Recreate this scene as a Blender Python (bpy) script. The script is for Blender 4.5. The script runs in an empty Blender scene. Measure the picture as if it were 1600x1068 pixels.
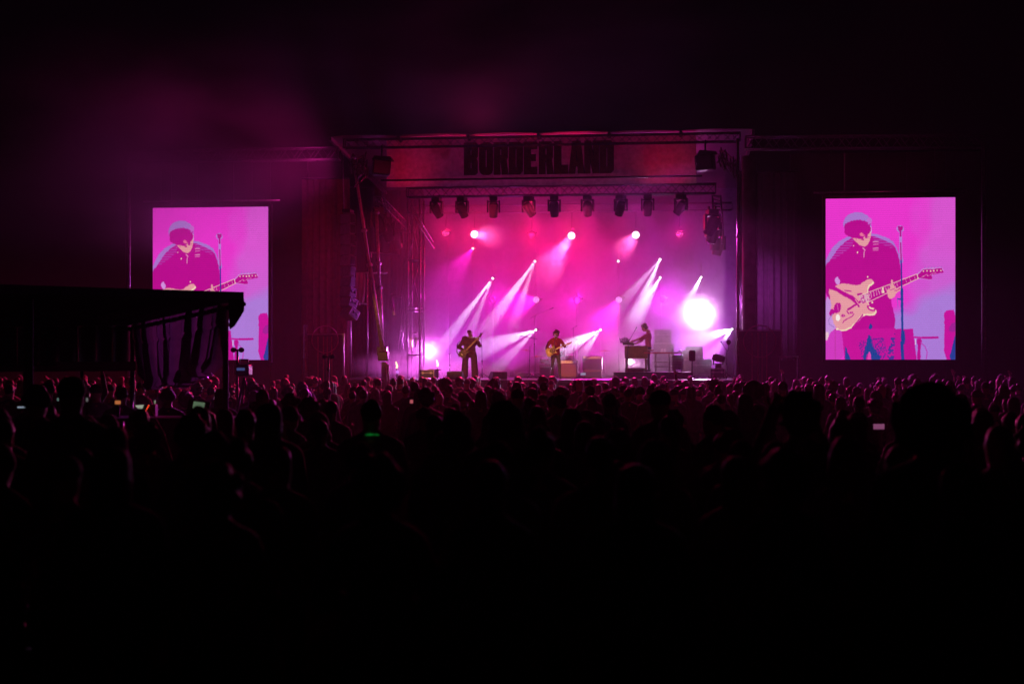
import bpy, math, random
import numpy as np
from mathutils import Vector, Matrix, Euler

random.seed(7)
rng = np.random.default_rng(7)
SC = bpy.context.scene
COL = SC.collection
PI = math.pi

# ---------------------------------------------------------------- camera
YAW = math.atan(0.1104)                      # the stage stands turned a little towards the camera
D0, FPX, VH = 51.0, 2222.2, 562.0
CAM = Vector((4.49, -D0 * math.cos(YAW), 1.95))
FWD = Vector((-math.sin(YAW), math.cos(YAW), 0))
RGT = Vector((math.cos(YAW), math.sin(YAW), 0))
cam = bpy.data.cameras.new('camera')
cam_ob = bpy.data.objects.new('camera', cam)
COL.objects.link(cam_ob)
cam_ob.location = CAM
cam_ob.rotation_euler = (PI / 2, 0, YAW)
cam.sensor_width = 36.0
cam.lens = 36.0 * FPX / 1600.0
cam.shift_y = (VH - 534.0) / 1600.0
cam.clip_end = 2000
cam.clip_start = 0.1
cam.dof.use_dof = True
cam.dof.focus_distance = 52.0
cam.dof.aperture_fstop = 2.0
SC.camera = cam_ob

# ---------------------------------------------------------------- world: night
W = bpy.data.worlds.new('World')
SC.world = W
W.use_nodes = True
wn = W.node_tree
wn.nodes.clear()
wo = wn.nodes.new('ShaderNodeOutputWorld')
wb = wn.nodes.new('ShaderNodeBackground')
wb.inputs['Color'].default_value = (0.25, 0.3, 1.0, 1)
wb.inputs['Strength'].default_value = 0.0002
wn.links.new(wb.outputs[0], wo.inputs[0])

SC.view_settings.view_transform = 'Standard'
SC.view_settings.look = 'None'
SC.view_settings.exposure = 0
SC.view_settings.gamma = 1
SC.render.engine = 'CYCLES'
cy = SC.cycles
cy.use_denoising = True
cy.max_bounces = 5
cy.diffuse_bounces = 2
cy.glossy_bounces = 2
cy.transmission_bounces = 3
cy.volume_bounces = 1
cy.transparent_max_bounces = 12
cy.sample_clamp_indirect = 2.0
cy.use_light_tree = True
cy.volume_step_rate = 1.0
cy.volume_max_steps = 128

# ---------------------------------------------------------------- stage lamps (metres; stage front at y=0, deck at z=DECK)
DECK = 1.24


def at(px, py, Y):
    """the point of the plane y=Y that the 1600 px photograph shows at px, py"""
    u = (px - 800.0) / FPX
    v = (VH - py) / FPX
    d = FWD + RGT * u
    t = (Y - CAM.y) / d.y
    p = CAM + d * t
    p.z = CAM.z + v * t
    return p


def at_depth(px, py, depth):
    u = (px - 800.0) / FPX
    v = (VH - py) / FPX
    p = CAM + (FWD + RGT * u) * depth
    p.z = CAM.z + v * depth
    return p


def ground_z(x, y):
    dep = (Vector((x, y, 0)) - Vector((CAM.x, CAM.y, 0))).dot(FWD)
    t = min(1.0, max(0.0, (dep - 9.0) / 13.0))
    return -0.31 * t * t * (3 - 2 * t)


LAMPS = []
CUR = ['band']


def spot(name, pos, target, color, power, angle, blend=0.3, radius=0.06, parent=None):
    L = bpy.data.lights.new(name, 'SPOT')
    L.color = color
    L.energy = power
    L.spot_size = math.radians(angle)
    L.spot_blend = blend
    L.shadow_soft_size = radius
    o = bpy.data.objects.new(name, L)
    COL.objects.link(o)
    o.location = pos
    d = Vector(target) - Vector(pos)
    o.rotation_euler = d.to_track_quat('-Z', 'Y').to_euler()
    LAMPS.append((o, CUR[0]))
    return o


PINK = (1.0, 0.001, 0.26)
HOT = (1.0, 0.10, 0.40)
MAG = (0.90, 0.012, 0.62)
VIO = (0.62, 0.025, 1.0)
WHT = (0.72, 0.66, 1.0)
WRM = (1.0, 0.34, 0.075)
RED = (1.0, 0.006, 0.06)
#LIGHTS#

# ---------------------------------------------------------------- helpers: properties, things, materials, meshes


def tag(o, label=None, cat=None, group=None, kind=None):
    if label:
        o['label'] = label
    if cat:
        o['category'] = cat
    if group:
        o['group'] = group
    if kind:
        o['kind'] = kind
    return o


def thing(name, label, cat, loc=(0, 0, 0), rz=0.0, group=None, rot=None):
    o = bpy.data.objects.new(name, None)
    o.empty_display_size = 0.2
    COL.objects.link(o)
    o.location = loc
    o.rotation_euler = rot if rot is not None else (0, 0, rz)
    return tag(o, label, cat, group)


KIDS = {}


def setparent(o, p):
    o.parent = p
    KIDS.setdefault(p.name, []).append(o)


def dup(root, loc, rz=None, label=None, group=None, scale=None):
    r = root.copy()
    COL.objects.link(r)
    r.location = loc
    if rz is not None:
        r.rotation_euler = (0, 0, rz)
    if scale:
        r.scale = scale
    if label:
        r['label'] = label
    if group:
        r['group'] = group
    for ch in KIDS.get(root.name, []):
        c = ch.copy()
        COL.objects.link(c)
        setparent(c, r)
        for g in KIDS.get(ch.name, []):
            d = g.copy()
            COL.objects.link(d)
            setparent(d, c)
    return r


def aim_lamp_parent(lamp, root):
    """hang a lamp that already stands in the world under its fixture"""
    bpy.context.view_layer.update()
    lamp.parent = root
    lamp.matrix_parent_inverse = root.matrix_world.inverted()


MATS = {}


def mat(name, color, rough=0.6, metal=0.0, var=0.25, scale=9.0, bump=0.0, bscale=40.0, coat=0.0, sheen=0.0, rand=0.0, spec=0.5):
    if name in MATS:
        return MATS[name]
    m = bpy.data.materials.new(name)
    m.use_nodes = True
    nt = m.node_tree
    b = nt.nodes['Principled BSDF']
    b.inputs['Roughness'].default_value = rough
    b.inputs['Metallic'].default_value = metal
    b.inputs['Specular IOR Level'].default_value = spec
    b.inputs['Coat Weight'].default_value = coat
    b.inputs['Sheen Weight'].default_value = sheen
    tc = nt.nodes.new('ShaderNodeTexCoord')
    nz = nt.nodes.new('ShaderNodeTexNoise')
    nz.inputs['Scale'].default_value = scale
    nz.inputs['Detail'].default_value = 5
    nt.links.new(tc.outputs['Object'], nz.inputs['Vector'])
    rp = nt.nodes.new('ShaderNodeValToRGB')
    rp.color_ramp.elements[0].position = 0.3
    rp.color_ramp.elements[1].position = 0.7
    c = Vector(color)
    lo, hi = c * (1 - var), c * (1 + var)
    rp.color_ramp.elements[0].color = (*lo, 1)
    rp.color_ramp.elements[1].color = (min(1, hi.x), min(1, hi.y), min(1, hi.z), 1)
    nt.links.new(nz.outputs['Fac'], rp.inputs['Fac'])
    out = rp.outputs['Color']
    if rand > 0:
        oi = nt.nodes.new('ShaderNodeObjectInfo')
        hs = nt.nodes.new('ShaderNodeHueSaturation')
        mr = nt.nodes.new('ShaderNodeMapRange')
        mr.inputs['To Min'].default_value = 1 - rand
        mr.inputs['To Max'].default_value = 1 + rand * 1.6
        nt.links.new(oi.outputs['Random'], mr.inputs['Value'])
        nt.links.new(mr.outputs[0], hs.inputs['Value'])
        nt.links.new(out, hs.inputs['Color'])
        out = hs.outputs['Color']
    nt.links.new(out, b.inputs['Base Color'])
    if bump > 0:
        n2 = nt.nodes.new('ShaderNodeTexNoise')
        n2.inputs['Scale'].default_value = bscale
        n2.inputs['Detail'].default_value = 4
        nt.links.new(tc.outputs['Object'], n2.inputs['Vector'])
        bp = nt.nodes.new('ShaderNodeBump')
        bp.inputs['Strength'].default_value = bump
        bp.inputs['Distance'].default_value = 0.02
        nt.links.new(n2.outputs['Fac'], bp.inputs['Height'])
        nt.links.new(bp.outputs[0], b.inputs['Normal'])
    MATS[name] = m
    return m


def emat(name, color, strength, sample=False):
    if name in MATS:
        return MATS[name]
    m = bpy.data.materials.new(name)
    m.use_nodes = True
    b = m.node_tree.nodes['Principled BSDF']
    b.inputs['Base Color'].default_value = (0.02, 0.02, 0.02, 1)
    b.inputs['Emission Color'].default_value = (*color, 1)
    b.inputs['Emission Strength'].default_value = strength
    m.cycles.emission_sampling = 'FRONT' if sample else 'NONE'
    MATS[name] = m
    return m


def cloth(name, color, trans=0.3, rough=0.9):
    """thin woven cloth: reflects, and lets some light through"""
    if name in MATS:
        return MATS[name]
    m = mat(name, color, rough, 0, 0.2, 6.0, 0.15, 120.0)
    nt = m.node_tree
    b = nt.nodes['Principled BSDF']
    src = b.inputs['Base Color'].links[0].from_socket
    t = nt.nodes.new('ShaderNodeBsdfTranslucent')
    nt.links.new(src, t.inputs['Color'])
    mx = nt.nodes.new('ShaderNodeMixShader')
    mx.inputs[0].default_value = trans
    nt.links.new(b.outputs[0], mx.inputs[1])
    nt.links.new(t.outputs[0], mx.inputs[2])
    nt.links.new(mx.outputs[0], nt.nodes['Material Output'].inputs['Surface'])
    return m


class MB:
    """collects shapes; build() links them as ONE mesh object"""

    def __init__(self):
        self.v, self.f, self.mi, self.sm = [], [], [], []
        self.cur = 0
        self.T = None

    def add(self, vs, fs, smooth=False):
        o = len(self.v)
        if self.T is not None:
            vs = [self.T @ Vector(p) for p in vs]
        self.v.extend([tuple(p) for p in vs])
        for f in fs:
            self.f.append(tuple(i + o for i in f))
            self.mi.append(self.cur)
            self.sm.append(smooth)
        return self

    def box(self, c, s, R=None, bev=0.0):
        x, y, z = s[0] / 2, s[1] / 2, s[2] / 2
        if bev > 0:
            b = min(bev, x * .9, y * .9, z * .9)
            vs, ring = [], []
            prof = [(-z, b), (-z + b, 0), (z - b, 0), (z, b)]
            for (zz, ins) in prof:
                X, Y = x - ins, y - ins
                bb = b * 0.6
                vs += [(-X + bb, -Y, zz), (X - bb, -Y, zz), (X, -Y + bb, zz), (X, Y - bb, zz),
                       (X - bb, Y, zz), (-X + bb, Y, zz), (-X, Y - bb, zz), (-X, -Y + bb, zz)]
            fs = [tuple(range(7, -1, -1)), tuple(range(24, 32))]
            for k in range(3):
                for i in range(8):
                    j = (i + 1) % 8
                    fs.append((k * 8 + i, k * 8 + j, k * 8 + 8 + j, k * 8 + 8 + i))
        else:
            vs = [(-x, -y, -z), (x, -y, -z), (x, y, -z), (-x, y, -z), (-x, -y, z), (x, -y, z), (x, y, z), (-x, y, z)]
            fs = [(3, 2, 1, 0), (4, 5, 6, 7), (0, 1, 5, 4), (1, 2, 6, 5), (2, 3, 7, 6), (3, 0, 4, 7)]
        c = Vector(c)
        if R is not None:
            vs = [R @ Vector(p) + c for p in vs]
        else:
            vs = [Vector(p) + c for p in vs]
        return self.add(vs, fs)

    def beam(self, p0, p1, w, h=None):
        """square bar from p0 to p1"""
        p0, p1 = Vector(p0), Vector(p1)
        d = p1 - p0
        L = d.length
        if L < 1e-6:
            return self
        R = d.to_track_quat('Z', 'Y').to_matrix()
        return self.box((p0 + p1) / 2, (w, h or w, L), R)

    def tube(self, pts, r, n=8, cap=True, smooth=True):
        pts = [Vector(p) for p in pts]
        rs = r if isinstance(r, (list, tuple)) else [r] * len(pts)
        vs, fs = [], []
        up = None
        for i, p in enumerate(pts):
            a = pts[max(0, i - 1)]
            b = pts[min(len(pts) - 1, i + 1)]
            d = (b - a).normalized()
            if up is None:
                up = Vector((0, 0, 1)) if abs(d.z) < 0.9 else Vector((1, 0, 0))
            s = d.cross(up)
            if s.length < 1e-5:
                s = d.orthogonal()
            s.normalize()
            t = s.cross(d).normalized()
            up = t
            for k in range(n):
                an = 2 * PI * k / n
                vs.append(p + s * (math.cos(an) * rs[i]) + t * (math.sin(an) * rs[i]))
        for i in range(len(pts) - 1):
            for k in range(n):
                k2 = (k + 1) % n
                fs.append((i * n + k, i * n + k2, (i + 1) * n + k2, (i + 1) * n + k))
        if cap:
            fs.append(tuple(range(n - 1, -1, -1)))
            o = (len(pts) - 1) * n
            fs.append(tuple(range(o, o + n)))
        return self.add(vs, fs, smooth)

    def lathe(self, prof, n=16, M=None, smooth=True):
        """prof: (radius, height) pairs round the z axis"""
        vs, fs = [], []
        for (r, z) in prof:
            for k in range(n):
                a = 2 * PI * k / n
                p = Vector((r * math.cos(a), r * math.sin(a), z))
                vs.append(M @ p if M is not None else p)
        for i in range(len(prof) - 1):
            for k in range(n):
                k2 = (k + 1) % n
                fs.append((i * n + k, i * n + k2, (i + 1) * n + k2, (i + 1) * n + k))
        fs.append(tuple(range(n - 1, -1, -1)))
        o = (len(prof) - 1) * n
        fs.append(tuple(range(o, o + n)))
        return self.add(vs, fs, smooth)

    def prism(self, poly, y0, y1, M=None):
        """poly in the x-z plane, thick along y"""
        n = len(poly)
        vs = [Vector((p[0], y0, p[1])) for p in poly] + [Vector((p[0], y1, p[1])) for p in poly]
        if M is not None:
            vs = [M @ p for p in vs]
        fs = [tuple(range(n)), tuple(range(2 * n - 1, n - 1, -1))]
        for i in range(n):
            j = (i + 1) % n
            fs.append((j, i, n + i, n + j))
        return self.add(vs, fs)

    def ball(self, c, r, nu=12, nv=8, M=None):
        r3 = Vector(r) if isinstance(r, (list, tuple, Vector)) else Vector((r, r, r))
        vs, fs = [], []
        for j in range(1, nv):
            th = PI * j / nv
            for k in range(nu):
                a = 2 * PI * k / nu
                vs.append(Vector((r3.x * math.sin(th) * math.cos(a), r3.y * math.sin(th) * math.sin(a), r3.z * math.cos(th))))
        vs.append(Vector((0, 0, r3.z)))
        vs.append(Vector((0, 0, -r3.z)))
        for j in range(nv - 2):
            for k in range(nu):
                k2 = (k + 1) % nu
                fs.append((j * nu + k2, j * nu + k, (j + 1) * nu + k, (j + 1) * nu + k2))
        t, b = len(vs) - 2, len(vs) - 1
        for k in range(nu):
            k2 = (k + 1) % nu
            fs.append((t, k, k2))
            fs.append((b, (nv - 2) * nu + k2, (nv - 2) * nu + k))
        vs = [(M @ p if M is not None else p) + Vector(c) for p in vs]
        return self.add(vs, fs, True)

    def grid(self, fn, nu, nv, thick=0.0):
        """sheet fn(u, v) -> point"""
        vs, fs = [], []
        for j in range(nv + 1):
            for i in range(nu + 1):
                vs.append(fn(i / nu, j / nv))
        w = nu + 1
        for j in range(nv):
            for i in range(nu):
                fs.append((j * w + i, j * w + i + 1, (j + 1) * w + i + 1, (j + 1) * w + i))
        return self.add(vs, fs, True)

    def mesh(self, name, mats):
        me = bpy.data.meshes.new(name)
        me.from_pydata(self.v, [], self.f)
        for m in (mats if isinstance(mats, (list, tuple)) else [mats]):
            me.materials.append(m)
        me.polygons.foreach_set('material_index', self.mi)
        me.polygons.foreach_set('use_smooth', self.sm)
        me.update()
        return me

    def build(self, name, mats, parent=None, loc=None):
        o = bpy.data.objects.new(name, self.mesh(name, mats))
        COL.objects.link(o)
        if loc is not None:
            o.location = loc
        if parent is not None:
            setparent(o, parent)
        return o


def share(name, me, parent, loc=(0, 0, 0), rot=None, scale=None):
    o = bpy.data.objects.new(name, me)
    COL.objects.link(o)
    o.location = loc
    if rot is not None:
        o.rotation_euler = rot
    if scale is not None:
        o.scale = scale
    setparent(o, parent)
    return o


M_BLACK = mat('black_paint', (0.02, 0.02, 0.022), 0.45, 0, 0.4)
M_BLACKM = mat('black_metal', (0.03, 0.03, 0.035), 0.35, 0.6, 0.4)
M_ALU = mat('aluminium', (0.42, 0.42, 0.44), 0.32, 0.9, 0.2, 14)
M_TRUSS = mat('dark_truss', (0.10, 0.10, 0.11), 0.4, 0.7, 0.3, 14)
M_STEEL = mat('galvanised_steel', (0.34, 0.34, 0.35), 0.38, 0.85, 0.25, 12)
M_SCRIM = cloth('black_scrim', (0.018, 0.016, 0.018), 0.2)
M_DRAPE = cloth('black_drape', (0.017, 0.015, 0.017), 0.1)
M_SATIN = cloth('black_satin', (0.13, 0.105, 0.13), 0.2, 0.34)
M_BACKDROP = cloth('grey_backdrop', (0.13, 0.125, 0.13), 0.1)
M_WOOD = mat('brown_wood', (0.16, 0.075, 0.03), 0.4, 0, 0.35, 7, 0.05)
M_CASE = mat('case_laminate', (0.10, 0.10, 0.11), 0.45, 0, 0.3, 8)
M_GRILLE = mat('speaker_grille', (0.035, 0.035, 0.04), 0.6, 0.3, 0.4, 60)
M_TWEED = mat('amp_tolex', (0.22, 0.14, 0.08), 0.7, 0, 0.3, 20, 0.1, 90)
M_WHITE = mat('white_plastic', (0.55, 0.55, 0.55), 0.4, 0, 0.1)
# ================================================================ ground
def build_ground():
    m = mat('trodden_grass', (0.005, 0.0055, 0.004), 1.0, 0, 0.5, 0.7, 0.5, 6.0, spec=0.0)
    mb = MB()
    xs = [-58, -50, -42] + [-35 + 2.0 * i for i in range(36)] + [42, 50, 58]
    ys = [-68, -60] + [-55 + 2.0 * i for i in range(38)] + [30, 45, 58]
    vs = [(x, y, ground_z(x, y)) for y in ys for x in xs]
    w = len(xs)
    fs = [(j * w + i, j * w + i + 1, (j + 1) * w + i + 1, (j + 1) * w + i) for j in range(len(ys) - 1) for i in range(w - 1)]
    mb.add(vs, fs, True)
    tag(mb.build('ground', m), kind='structure')


build_ground()
GZ = -0.31

# ================================================================ stage platform
XL, XR = -7.05, 6.85
st = thing('stage_platform', 'long black stage platform carrying the band behind the crowd', 'stage', (0, 0, GZ))
H = DECK - GZ
for i in range(7):
    for j in range(5):
        w, d = 17.0 / 7, 11.0 / 5
        MB().box((-8.5 + w * (i + .5), -0.4 + d * (j + .5), H - 0.04), (w - 0.012, d - 0.012, 0.08), bev=0.006).build(
            'deck_panel', mat('stage_ply', (0.05, 0.045, 0.05), 0.35, 0, 0.4, 3), st)


def skirt_fn(u, v):
    x = -8.5 + 17 * u
    return Vector((x, -0.44 + 0.04 * math.sin(x * 9) + 0.02 * math.sin(x * 23), 0.02 + (H - 0.11) * v))


MB().grid(skirt_fn, 300, 2).build('skirt', M_DRAPE, st)
lg = MB().box((0, 0, (H - .09) / 2), (0.1, 0.1, H - 0.09)).mesh('leg', M_STEEL)
for i in range(6):
    for j in range(3):
        share('leg', lg, st, (-8 + 3.2 * i, 0.3 + 4.8 * j, 0))

# ================================================================ backdrop and masking


def pleat(x0, x1, z0, z1, amp=0.06, wl=0.35, seed=0, sway=0.0, nu=None, gather=0.0):
    r = random.Random(seed)
    ph = [r.uniform(0, 6) for _ in range(4)]
    w = x1 - x0

    def fn(u, v):
        x = x0 + w * u
        k = 2 * PI / wl
        y = amp * (math.sin(k * x + ph[0] + 0.8 * math.sin(1.3 * x + ph[1])) + 0.5 * math.sin(2.3 * k * x + ph[2])) * (1.0 - 0.35 * v)
        y += sway * math.sin(2 * v + ph[3])
        return Vector((x + 0.3 * amp * math.cos(k * x + ph[0]), y, z0 + (z1 - z0) * v))
    return MB().grid(fn, nu or max(40, int(w / wl * 9)), 6)


bd = thing('backdrop_cloth', 'tall grey cloth hanging across the back of the lit stage', 'backdrop', (0, 10.0, DECK))
xa, xb = at(655, 500, 10.0).x, at(1180, 500, 10.0).x
pleat(xa, xb, 0.02, 8.1, 0.010, 1.1, 3).build('cloth', M_BACKDROP, bd)
MB().tube([(xa - .1, 0, 8.14), (xb + .1, 0, 8.14)], 0.03).build('curtain_pipe', M_BLACKM, bd)

md = thing('masking_curtain', 'black masking curtain left of the lit backdrop, behind the steel struts', 'curtain', (0, 9.4, DECK))
pleat(at(470, 500, 9.4).x, at(662, 500, 9.4).x, 0.02, 8.1, 0.07, 0.5, 4).build('cloth', M_DRAPE, md)
MB().tube([(at(470, 500, 9.4).x, 0, 8.14), (at(662, 500, 9.4).x, 0, 8.14)], 0.03).build('curtain_pipe', M_BLACKM, md)
md = thing('masking_curtain', 'black masking curtain right of the lit backdrop, behind the round column', 'curtain', (0, 6.2, DECK))
pleat(at(1152, 500, 6.2).x, at(1290, 500, 6.2).x, 0.02, 8.1, 0.07, 0.5, 5).build('cloth', M_DRAPE, md)
MB().tube([(at(1152, 500, 6.2).x, 0, 8.14), (at(1290, 500, 6.2).x, 0, 8.14)], 0.03).build('curtain_pipe', M_BLACKM, md)

# ================================================================ trusses


def truss(label, p0, p1, s, n, m=M_TRUSS, tube_r=0.026, brace_r=0.013, name='lattice_truss', cat='truss', group=None):
    """square box truss from p0 to p1: four chords, diagonal braces and end frames"""
    p0, p1 = Vector(p0), Vector(p1)
    d = p1 - p0
    L = d.length
    t = thing(name, label, cat, p0, group=group)
    ax = d.normalized()
    up = Vector((0, 0, 1)) if abs(ax.z) < 0.9 else Vector((0, 1, 0))
    sd = ax.cross(up).normalized()
    up = sd.cross(ax).normalized()
    h = s / 2
    corners = [sd * a * h + up * b * h for a, b in ((1, 1), (1, -1), (-1, -1), (-1, 1))]
    Q = ax.to_track_quat('Z', 'Y').to_euler()
    me = MB().tube([(0, 0, 0), (0, 0, L)], tube_r, 8).mesh('chord', m)
    for c in corners:
        share('chord', me, t, c, Q)
    step = L / n
    protos = {}
    for fi in range(4):
        a, b = corners[fi], corners[(fi + 1) % 4]
        for k in range(n):
            q0 = (a if k % 2 == 0 else b) + ax * (step * k)
            q1 = (b if k % 2 == 0 else a) + ax * (step * (k + 1))
            dd = q1 - q0
            if 'b' not in protos:
                protos['b'] = MB().tube([(0, 0, 0), (0, 0, dd.length)], brace_r, 5, cap=False).mesh('brace', m)
            if n * 4 <= 296:
                share('brace', protos['b'], t, q0, dd.to_track_quat('Z', 'Y').to_euler())
    for k in (0, L):
        f = MB()
        for fi in range(4):
            f.beam(corners[fi] + ax * k, corners[(fi + 1) % 4] + ax * k, 0.04)
        f.build('end_frame', m, t)
    return t


ZT = 9.70          # roof truss centre height
truss('long lattice truss along the roof edge above the word banner', (-7.1, -0.55, ZT), (6.95, -0.55, ZT), 0.30, 46)
wr0, wr1 = at(1153, 225, -0.3), at(1537, 225, -0.3)
truss('lattice truss over the right hand video screen, between two poles', (wr0.x + .25, -0.5, 9.5), (wr1.x, -0.5, 9.42), 0.42, 26)
wl0, wl1 = at(202, 255, -0.3), at(545, 240, -0.3)
truss('lattice truss over the left hand video screen, fading into smoke', (wl0.x, -0.5, 9.36), (wl1.x - .3, -0.5, 9.36), 0.42, 26)
FT0, FT1 = at(637, 297, 1.5), at(1118, 297, 1.5)
ZF = 8.17
truss('lattice truss carrying the row of moving head lights over the stage', (FT0.x, 1.5, ZF), (FT1.x, 1.5, ZF), 0.34, 36)
truss('lattice truss running upstage high on the right of the stage', (6.2, 1.4, 7.75), (6.6, 9.2, 7.35), 0.3, 20)
truss('lattice truss running upstage high on the left of the stage', (-6.3, 1.4, 7.9), (-6.6, 9.0, 7.5), 0.3, 20)
truss('lattice truss across the back of the stage above the round lamps', (-6.4, 9.3, 8.35), (7.1, 9.3, 8.35), 0.3, 34)

# bars along the roof
rf = thing('stage_roof', 'wide dark vinyl canopy roof covering the stage', 'roof', (0, 0, 9.9))
for i in range(6):
    x0 = -7.6 + 15.0 / 6 * i
    MB().grid(lambda u, v, x0=x0: Vector((x0 + 2.49 * u, -0.7 + 12 * v, 0.06 - 0.9 * v + 0.03 * math.sin(PI * u))), 4, 6).build(
        'canopy_panel', M_SCRIM if False else mat('roof_vinyl', (0.03, 0.028, 0.03), 0.5, 0, 0.3, 2), rf)
for i in range(7):
    x0 = -7.6 + 15.0 / 6 * i
    MB().beam((x0, -0.7, -0.02), (x0, 11.3, -0.92), 0.1, 0.14).build('rafter', M_TRUSS, rf)

# ================================================================ word banner
bx0, bx1 = at(604, 255, -0.25).x, at(1088, 255, -0.25).x
bn = thing('word_banner', 'wide cloth banner with large block letters along the front of the stage roof', 'banner', (0, -0.25, 8.42))
M_BANNER = cloth('banner_cloth', (0.30, 0.20, 0.22), 0.35)
M_LET = mat('banner_letter', (0.16, 0.075, 0.03), 0.8, 0, 0.2, 8)
M_LETE = mat('banner_letter_edge', (0.06, 0.02, 0.02), 0.8, 0, 0.2, 8)


def ban_fn(u, v):
    x = bx0 + (bx1 - bx0) * u
    return Vector((x, 0.025 * math.sin(x * 2.1) + 0.015 * math.sin(x * 7.3), 0.02 + 1.42 * v + 0.02 * math.sin(x * 1.7) * (1 - v)))


MB().grid(ban_fn, 120, 6).build('cloth', M_BANNER, bn)
MB().tube([(bx0 - .2, -0.02, -0.01), (bx1 + .2, -0.02, -0.01)], 0.035).build('hem_pipe', M_BLACKM, bn)
MB().grid(lambda u, v: Vector((bx0 + (bx1 - bx0) * u, 0.03 * math.sin(u * 40), -0.26 + 0.22 * v)), 60, 2).build('valance', cloth('valance_cloth', (0.3, 0.25, 0.26), 0.4), bn)
GLY = {
    'B': ([[(0, 0), (.78, 0), (.95, .12), (.95, .85), (.82, 1.0), (.95, 1.15), (.95, 1.88), (.78, 2), (0, 2)],
           [(.42, .36), (.42, .82), (.56, .82), (.56, .36)], [(.42, 1.2), (.42, 1.64), (.56, 1.64), (.56, 1.2)]]),
    'O': ([[(.12, .1), (.3, 0), (.7, 0), (.88, .1), (.98, .3), (.98, 1.7), (.88, 1.9), (.7, 2), (.3, 2), (.12, 1.9), (.02, 1.7), (.02, .3)],
           [(.42, .4), (.42, 1.6), (.58, 1.6), (.58, .4)]]),
    'R': ([[(0, 0), (.4, 0), (.4, .8), (.5, .8), (.6, 0), (1.0, 0), (.86, .9), (.95, 1.05), (.95, 1.85), (.78, 2), (0, 2)],
           [(.4, 1.15), (.4, 1.62), (.56, 1.62), (.56, 1.15)]]),
    'D': ([[(0, 0), (.76, 0), (.96, .2), (.96, 1.8), (.76, 2), (0, 2)], [(.42, .38), (.42, 1.62), (.56, 1.62), (.56, .38)]]),
    'E': ([[(0, 0), (.9, 0), (.9, .4), (.44, .4), (.44, .84), (.8, .84), (.8, 1.2), (.44, 1.2), (.44, 1.6), (.9, 1.6), (.9, 2), (0, 2)]]),
    'L': ([[(0, 0), (.95, 0), (.95, .5), (.46, .5), (.46, 2), (0, 2)]]),
    'A': ([[(-.04, 0), (.36, 0), (.4, .45), (.6, .45), (.64, 0), (1.04, 0), (.76, 2), (.24, 2)], [(.44, .8), (.5, 1.5), (.56, .8)]]),
    'N': ([[(0, 0), (.36, 0), (.36, 1.0), (.6, 0), (1.0, 0), (1.0, 2), (.64, 2), (.64, 1.0), (.4, 2), (0, 2)]]),
}


def glyph_mesh(ch, sx, sz, depth, offset, m):
    cu = bpy.data.curves.new('letter', 'CURVE')
    cu.dimensions = '2D'
    cu.fill_mode = 'BOTH'
    cu.extrude = depth
    cu.offset = offset
    for poly in GLY[ch]:
        sp = cu.splines.new('POLY')
        sp.points.add(len(poly) - 1)
        for i, (a, b) in enumerate(poly):
            sp.points[i].co = (a * sx, b * sz, 0, 1)
        sp.use_cyclic_u = True
    o = bpy.data.objects.new('letter', cu)
    COL.objects.link(o)
    bpy.context.view_layer.update()
    me = bpy.data.meshes.new_from_object(o.evaluated_get(bpy.context.evaluated_depsgraph_get()))
    bpy.data.objects.remove(o)
    me.materials.clear()
    me.materials.append(m)
    return me


lx0, lx1 = at(725.5, 250, -0.4).x, at(961.5, 250, -0.4).x
pitch = (lx1 - lx0) / 10.0
gcache = {}
for i, ch in enumerate('BORDERLAND'):
    if ch not in gcache:
        gcache[ch] = (glyph_mesh(ch, pitch * 0.9, 0.56, 0.012, 0.0, M_LET), glyph_mesh(ch, pitch * 0.9, 0.56, 0.008, 0.022, M_LETE))
    fx = lx0 + pitch * i
    a = share('letter', gcache[ch][0], bn, (fx, -0.115, 0.14), (PI / 2, 0, 0))
    share('letter_edge', gcache[ch][1], a, (0, 0, -0.015), (0, 0, 0))

# ================================================================ screens
PW, PH = 480, 600


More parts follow.
